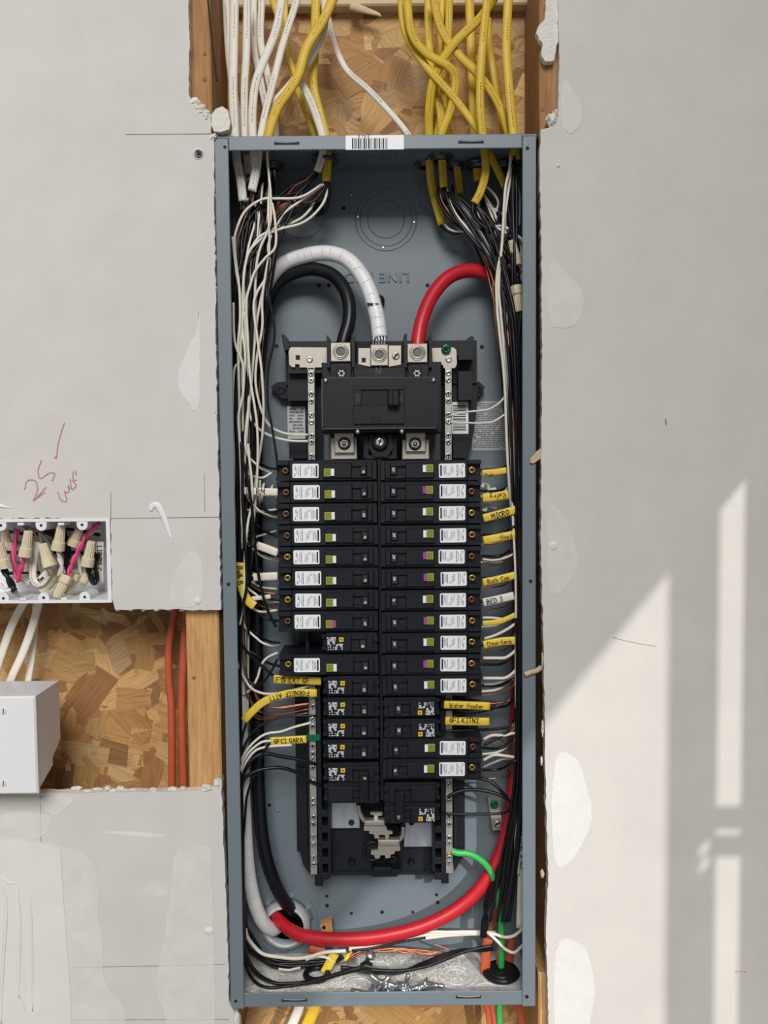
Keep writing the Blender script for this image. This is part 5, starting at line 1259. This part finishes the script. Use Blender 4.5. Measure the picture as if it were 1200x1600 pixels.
W('E8', [(850,1010),(880,1060),(915,1130),(935,1190)], 'black_wire', 'thick black wire entering the lower wire nut', .036, .034, .003)
W('E8', [(940,1000),(960,1040),(1000,1080),(1030,1110)], 'white_wire', 'white wire leaving the upper wire nut', .036, .04, .002)
for i in range(3): W('E8', [(930+12*i,1410),(925+14*i,1500),(930+10*i,1650),(940+8*i,1900)], 'black_wire', 'black wire hanging below the lower wire nut', .036+.004*i, .045, .0018, group='black wires under the wire nut')
# tags at the right breakers
def rt(pts, text, lab, m='yellow_tag', w_=13, flip=False, ink='ink', y=.042, **kw): tagsleeve(Q('G3', pts), m, w_, text, lab, y, flip=flip, ink=ink, **kw)
rt([(70,208),(180,200),(272,185)], 'Dwtr', 'short yellow tag beside the first right breaker', w_=10, ink='ink_brown', cv=-.003)
rt([(74,417),(180,405),(290,388)], 'Refrg', 'yellow tag written upside down beside the second right breaker', w_=14, flip=True, ink='ink_brown')
rt([(80,585),(200,555),(365,510)], 'MICRO', 'yellow tag reading MICRO', w_=13, start=.24)
rt([(80,770),(200,748),(365,715)], 'Hood', 'yellow tag with faint writing below the MICRO tag', w_=13, ink='ink_brown', start=.5)
rt([(76,1120),(200,1095),(400,1045)], 'Bath Comp', 'yellow tag reading Bath beside the sixth right breaker', w_=12, ink='ink_brown')
rt([(78,1288),(200,1262),(335,1230)], 'BED 3', 'white tag reading BED 3', m='white_sheath', w_=13)
rt([(74,1460),(200,1448),(300,1412),(390,1365)], '', 'narrow blank yellow tag under the BED 3 tag', w_=8)
def rt4(pts, text, lab, w_=13, **kw): tagsleeve(Q('G4', pts), 'yellow_tag', w_, text, lab, .042, **kw)
rt4([(372,158),(480,135),(580,122),(688,118)], 'Dine-term', 'yellow tag reading Dine beside the ninth right breaker', 13, ink='ink_brown')
rt4([(20,690),(200,694),(430,705)], 'Water Heater', 'yellow tag reading Water Heater', 13, ink='ink_brown')
rt4([(30,835),(200,840),(425,842)], 'GFI KITN2', 'yellow tag reading GFI below the Water Heater tag', 13, cv=.002, start=.1)
W('G3', [(70,330),(85,295),(115,305),(125,350),(110,375),(140,350),(185,340)], 'white_wire', 'white pigtail curl above the upside down tag', .055, .060, .0022)
W('G3', [(75,510),(100,520),(110,480),(150,490),(190,500)], 'white_wire', 'white pigtail curl above the MICRO tag', .055, .060, .0020)
W('G3', [(75,925),(150,935),(230,925),(300,900),(385,850)], 'white_wire', 'white wire into the fifth right breaker', .054, .046, .0013)
W('G3', [(80,940),(180,950),(240,945)], 'white_wire', 'short white wire under the fifth right breaker wire', .056, .056, .0014)
W('G3', [(300,1060),(350,1010),(395,965)], 'white_wire', 'white wire above the Bath tag', .050, .046, .0016)
W('G3', [(75,1415),(150,1415),(240,1425)], 'white_wire', 'white wire above the narrow blank tag', .050, .050, .0018)
W('G3', [(90,1590),(180,1560),(280,1510),(395,1430)], 'white_wire', 'white wire into the ninth right breaker', .050, .044, .0019)
for a, lab in ((275, 'white wire into the tenth right breaker'), (455, 'white wire into the eleventh right breaker')):
    W('G4', [(372,a),(480,a),(570,a-4),(640,a-50),(690,a-110)], 'white_wire', lab, .050, .044, .0020)
W('G4', [(375,510),(480,505),(580,465),(660,420),(700,370)], 'shaded_white_wire', 'shade-toned white wire beside the eleventh right breaker', .052, .05, .0018)
W('G4', [(378,1000),(450,965),(560,965),(650,945),(720,970),(750,1000)], 'white_wire', 'upper white wire by the lower right long breakers', .052, .05, .0019)
W('G4', [(375,1185),(470,1140),(580,1150),(680,1165),(750,1190)], 'white_wire', 'lower white wire by the lower right long breakers', .052, .05, .0019)
W('G4', [(380,1055),(460,1010),(560,960),(600,945)], 'black_wire', 'black wire crossing the upper white one', .050, .052, .0018)
W('G4', [(370,1250),(470,1205),(560,1175),(640,1170)], 'shaded_white_wire', 'shade-toned white wire beside the last long right breaker', .054, .055, .0016)
for i in range(4): W('G4', [(420+30*i,990+60*i),(540,1010+50*i),(590+10*i,1100+60*i),(640+8*i,1250+40*i),(680,1450)], 'copper', 'copper wire bowing beside the lower right breakers', .066, .07, .0008, group='copper wires by the lower right breakers')
for i in range(5): W('G4', [(95,640+35*i),(280,650+30*i),(480,665+14*i),(620,640-10*i+20)], 'copper' if i % 2 else 'black_wire', 'wire running behind the Water Heater tag', .066, .06, .0010, group='wires behind the Water Heater tag')
# ground lug, green wire, crawl space sheath
e = empty('ground_lug', at(773,1270,YB), 'nickel ground lug with green screw on the lower right back', 'ground lug')
mb = MB(); pprism(mb, [(762,1246),(782,1244),(784,1276),(767,1279)], .100, YB); mb.build('lug_plate', 'nickel', e)
mb = MB(); pprism(mb, [(768,1280),(784,1278),(786,1296),(770,1298)], .088, YB); l_ = mb.build('lug_body', 'nickel', e)
mb = MB(); screw_head(mb, 772, 1257, .100, 6.5, .003); mb.build('green_screw', 'green_screw', e)
mb = MB(); screw_head(mb, 777, 1288, .088, 6.2, .002); mb.build('lug_screw', 'zinc', l_); mb = MB(); slot_cross(mb, 777, 1288, .0857, 5, .5, 1); mb.build('screw_slot', 'ink', l_)
W('G5', [(-105,545),(-60,558),(0,562),(60,585),(130,645),(180,740),(205,850),(222,1000),(226,1200),(222,1330)], 'green', 'green ground wire from the right neutral bar', .060, .066, .0042)
mb = MB(); mb.sweep(P3([(693,1334),(708,1334)], .058), .0016); tag(mb.build('bare_copper_wire', 'copper'), 'bare end of the green ground wire', 'wire')
cable(Q('G5', [(352,-20),(345,150),(335,350),(328,520),(326,700)]), 'white_sheath', 10, 'white sheath half hidden behind the lower right flange', name='white_cable', y=.040)
tagsleeve(Q('G5', [(372,300),(364,500),(355,750),(346,1050)]), 'white_sheath', 12, 'PANEL CRWL SPACE', 'white sheath reading SPACE down the lower right flange', .046, start=.05)
W('G5', [(130,1080),(190,1095),(250,1112),(310,1100),(365,1055)], 'white_wire', 'upper white wire curling at the lower right corner', .060, .044, .0020)
W('G5', [(140,1085),(200,1140),(250,1190),(310,1212),(370,1160)], 'white_wire', 'lower white wire curling at the lower right corner', .058, .044, .0020)
for i, (a, w_, m_, lab) in enumerate(((105,16,'orange','orange cable rising through the floor, front'),(200,12,'orange','orange cable rising through the floor behind the green wire'),(265,12,'orange','orange cable rising through the floor, rightmost'))):
    cable(dp(Q('G5', [(a+35,1120),(a+20,1180),(a+15,1280),(a+10,1350)]), .062+.008*i, .066+.008*i), m_, w_, lab, name='orange_cable')
c_ = at(783, 1520, .062)
mb = MB(); mb.ring(Vector((c_.x, .062, zf+.003)), .020, .004, ax=(0,0,1), n=24); mb.lathe([(.019,0),(.019,.008),(.015,.008)], Vector((c_.x,.062,zf)), (0,0,1), 24); tag(mb.build('floor_bushing', 'black_gloss'), 'black bushing where the green and orange cables pass the floor', 'bushing')
# --- below the panel
cable([(478,1540,.06),(465,1580,.055),(448,1620,.05)], 'white_sheath', 16, 'white cable leaving below the panel', name='white_cable')
cable([(500,1540,.06),(489,1580,.055),(470,1625,.05)], 'yellow', 20, 'yellow cable leaving below the panel', name='yellow_cable')
cable([(755,1540,.062),(761,1575,.062),(768,1620,.062)], 'orange', 9, 'orange cable leaving below the panel, left one', name='orange_cable')
cable([(763,1540,.06),(769,1575,.06),(775,1620,.06)], 'orange', 7, 'orange cable leaving below the panel, middle one', name='orange_cable')
cable([(782,1540,.062),(780,1575,.062),(782,1625,.062)], 'green', 10, 'green wire leaving below the panel', 'wire', name='green_wire', th=.004)
cable([(806,1545,.07),(812,1578,.07),(820,1625,.07)], 'orange', 11, 'orange cable leaving below the panel, right one', name='orange_cable')
for i in range(2): wire([(392-i*3,1560,.06),(386-i*3,1580,.06),(379-i*3,1620,.06)], 'copper', 'copper wire poking out under the panel corner', 'copper wires under the panel corner', r=.0011)
# --- orange cables in the left cavity
cable([(276,920,.085),(273,955,.085),(264,1010,.085),(264,1060,.085),(268,1110,.085),(269,1260,.085)], 'orange', 11.5, 'orange cable with a slight bend in the left cavity', name='orange_cable', th=.0045)
cable([(290,920,.088),(290,955,.088),(286,1040,.088),(284,1120,.088),(288,1260,.088)], 'orange', 12, 'straighter orange cable beside the pale stud', name='orange_cable', th=.0045)

# ================================================================== GANG BOX (upper)
YG = -.001
gb = empty('gang_box', at(20, 943, .03), 'open white plastic gang box full of wire nuts', 'gang box')
gx0, gx1, gz0, gz1 = R(-175, 811, 173, 943, YG)
t_ = mm(6); dpt = .072
mb = MB()
mb.box(gx0, gx1, YG, dpt, gz1-t_*.8, gz1); mb.box(gx0, gx1, YG, dpt, gz0, gz0+t_*.8); mb.box(gx1-t_, gx1, YG, dpt, gz0+t_*.8, gz1-t_*.8); mb.box(gx0, gx0+t_, YG, dpt, gz0+t_*.8, gz1-t_*.8)
mb.box(gx0, gx1, dpt, dpt+.003, gz0, gz1); mb.build('shell', 'white_plastic', gb)
for px, py, up in ((1,821,1),(64,821,1),(128,820,1),(5,935,-1),(68,934,-1),(132,933,-1),(-62,821,1),(-58,935,-1)):
    c = at(px, py, YG); r = mm(8.5); pts = []
    zz = gz1-t_*.4 if up > 0 else gz0+t_*.4
    pts = [(c.x-r, zz)] + [(c.x+r*math.cos(math.pi+math.pi*q/12), c.z+up*r*math.sin(math.pi+math.pi*q/12)) for q in range(13)] + [(c.x+r, zz)]
    mb = MB(); mb.prism(pts, YG+.0006, YG+.03); bo = mb.build('screw_boss', 'white_plastic', gb)
    mb = MB(); mb.cyl(c+Vector((0,.0008,0)), mm(2.2), .0006, n=12); mb.build('boss_hole', 'black_deep', bo)
for px, py in ((32,819),(95,819),(36,937),(100,936)):
    mb = MB(); pbox(mb, px-5, py-2, px+5, py+2, YG, YG+.02, .0004); mb.build('rib', 'white_plastic', gb)
def twisted(pts, m, lab, ya, yb, r=.0018, R_=.0017, turns=6, group=None):
    P = spline(P3(dp(Q('E6', pts), ya, yb)), 14); e = empty('twisted_wires', P[0], lab, 'wires', group)
    for s in range(2):
        path = []
        for i, p in enumerate(P):
            Tn = (P[min(i+1,len(P)-1)]-P[max(i-1,0)]).normalized(); S = Tn.cross(Vector((0,-1,0))).normalized(); B = S.cross(Tn)
            a = turns*2*math.pi*i/(len(P)-1)+math.pi*s; path.append(p+S*R_*math.cos(a)+B*R_*math.sin(a))
        mb = MB(); mb.sweep(path, r, r, n=7); mb.build('strand', m, e)
N = lambda a, b_, ya, yb, lab, s=1.0: nut(Q('E6', [a])[0], Q('E6', [b_])[0], ya, yb, lab, s=s)
N((50,195),(78,385),.030,.034,'beige wire nut at the far left upright in the gang box')
N((-10,320),(55,580),.008,.012,'front beige wire nut at the left frame edge')
N((298,195),(262,460),.010,.012,'upright beige wire nut above the pink pair')
N((440,330),(520,570),.010,.008,'beige wire nut tilted right in the gang box middle',1.05)
N((640,140),(602,395),.012,.014,'upright beige wire nut above the white pair')
N((828,180),(760,345),.030,.032,'beige wire nut behind under the right screw boss')
N((955,305),(905,560),.012,.014,'beige wire nut at the right of the gang box')
N((585,895),(705,665),.004,.012,'beige wire nut pointing down, holding the pink twist')
N((690,860),(790,640),.022,.028,'rear beige wire nut pointing down beside the front one')
N((430,835),(600,640),.034,.040,'rear beige wire nut lying low in the gang box')
N((860,740),(950,590),.026,.030,'beige wire nut half hidden under the right one')
N((290,620),(280,470),.036,.036,'beige wire nut half hidden behind the pink pair')
twisted([(705,680),(740,570),(800,430),(880,280),(960,170),(1040,110)], 'pink', 'long pink twisted pair rising to the right corner', .008, .020, R_=.0014, turns=3)
twisted([(190,180),(150,350),(150,520),(175,680),(195,720)], 'pink', 'left pink twisted pair in the gang box', .030, .020, R_=.0014, turns=1.6)
twisted([(255,465),(235,560),(205,640),(195,720)], 'pink', 'short pink twisted pair below the upright nut', .012, .018, R_=.0014, turns=1.2)
twisted([(615,400),(620,470),(645,560),(620,660)], 'white_wire', 'white twisted pair in the gang box', .014, .020, R_=.0014, turns=1.2)
twisted([(40,590),(80,680),(130,770),(150,820)], 'black_wire', 'left black twisted bunch in the gang box', .014, .010, .0024, .0020, 1)
twisted([(930,560),(930,640),(980,730),(1000,700),(990,560),(1010,430)], 'black_wire', 'right black twisted bunch in the gang box', .016, .030, .0022, .0018, 1.5)
def gw(pts, m, lab, ya, yb, r=.0018, group=None): return W('E6', pts, m, lab, ya, yb, r, group)
cable(dp(Q('E6', [(385,310),(365,420),(345,560),(345,680),(380,740),(440,730),(500,650)]), .030, .026), 'white_sheath', 12, 'white cable bent into a hook in the gang box', name='white_cable', n=10)
gw([(240,150),(320,170),(420,210),(490,300),(540,380)], 'shaded_white_wire', 'shade-toned white wire arching in the gang box', .040, .040)
for i in range(6): gw([(140+130*i,140),(170+130*i,300),(120+140*i,480),(200+130*i,700)], ('shaded_white_wire','black_wire','white_wire')[i % 3], 'wire crossing the dark back of the gang box, %s from left' % ORD[i], .055, .060, .0022)
for i in range(5): gw([(60,200+110*i),(360,230+100*i),(700,180+120*i),(1040,240+100*i)], ('black_wire','shaded_white_wire')[i % 2], 'wire lying across the gang box back, %s from the top' % ORD[i], .062, .064, .0022)
gw([(330,170),(370,240),(410,320)], 'copper', 'copper wire behind the tilted nut', .030, .03, .0010)
for i in range(5): gw([(560+30*i,180+10*i),(640+20*i,360),(690+8*i,470),(700-10*i,560)], 'black_wire', 'black wire at the back of the gang box', .045+.003*i, .05, .0020, group='black wires at the gang box back')
for i in range(4): gw([(420+20*i,170+14*i),(520,190+16*i),(620+20*i,240+20*i)], 'black_wire', 'black wire arching at the gang box back', .050, .052, .0018, group='black wires at the gang box back')
for i in range(3): gw([(230,690+14*i),(270,735+6*i),(310,720+10*i)], 'copper' if i == 1 else 'white_wire', 'small wire loop low in the gang box', .030, .032, .0014, group='small loops in the gang box')
gw([(0,750),(40,790),(90,780)], 'white_wire', 'white wire at the lower left of the gang box', .03, .03, .0022)
gw([(930,240),(990,200),(1060,190)], 'white_wire', 'white wire near the right gang box corner', .035, .04, .0018)
gw([(560,560),(590,640),(640,720),(680,780)], 'white_wire', 'white wire behind the pointing nut', .036, .04, .0018)
tagsleeve(Q('E6', [(1045,310),(1042,500),(1040,740)]), 'white_sheath', 12, 'LIGHTS C', 'white sheath with black lettering at the right of the gang box', .040, start=.1)
tagsleeve(Q('E6', [(400,715),(440,680),(490,620)]), 'white_sheath', 9, 'Rec', 'white sheath end with black lettering inside the hook', .024, start=.05)
# white cables between the two boxes
cable([(44,930,.075),(22,970,.075),(6,1012,.070),(-8,1060,.065),(-14,1110,.06)], 'white_sheath', 13, 'left white cable between the two white boxes', name='white_cable')
cable([(64,930,.070),(52,975,.066),(36,1020,.060),(18,1060,.050),(2,1110,.045)], 'white_sheath', 13, 'middle white cable between the two white boxes', name='white_cable')
cable([(57,930,.085),(54,985,.082),(48,1040,.076),(38,1095,.06)], 'white_sheath', 11, 'right white cable between the two white boxes', name='white_cable')

# ================================================================== LOWER WHITE BOX
YP = -.044
e = empty('covered_box', at(20,1240,.02), 'white covered outlet box projecting from the wall', 'outlet box')
x0, x1, z0, z1 = R(-150, 1089, 57, 1242, YP)
mb = MB(); mb.box(x0, x1, YP, YP+.006, z0, z1, .002); pl_ = mb.build('cover_plate', 'white_plastic', e)
for py in (1111, 1224):
    mb = MB(); screw_head(mb, 5, py, YP, 5.2, .0014); s = mb.build('plate_screw', 'white_plastic', pl_)
    mb = MB(); slot_cross(mb, 5, py, YP-.0016, 4.2, 1.5, 1); mb.build('screw_slot', 'ink_grey', s)
zb0 = at(95,1083,.03).z; 
mb = MB(); xs_ = x1-.001; H_ = z1-z0
pts = [(YP+.006, z1-.001), (.030, z1-.001), (.030, z0+H_*.36), (.004, z0+H_*.235), (.004, z0+H_*.15), (YP+.006, z0+.004)]
vs = [(x0+.002, p[0], p[1]) for p in pts]+[(xs_, p[0], p[1]) for p in pts]; n = len(pts)
mb.add(vs, [list(range(n)), list(range(2*n-1, n-1, -1))]+[(i, (i+1)%n, n+(i+1)%n, n+i) for i in range(n)]); mb.build('box_body', 'white_plastic', e)

for o in bpy.data.objects:
    if o.parent is not None and o.name.split('.')[0] in ('print', 'bar'): o['kind'] = 'stuff'
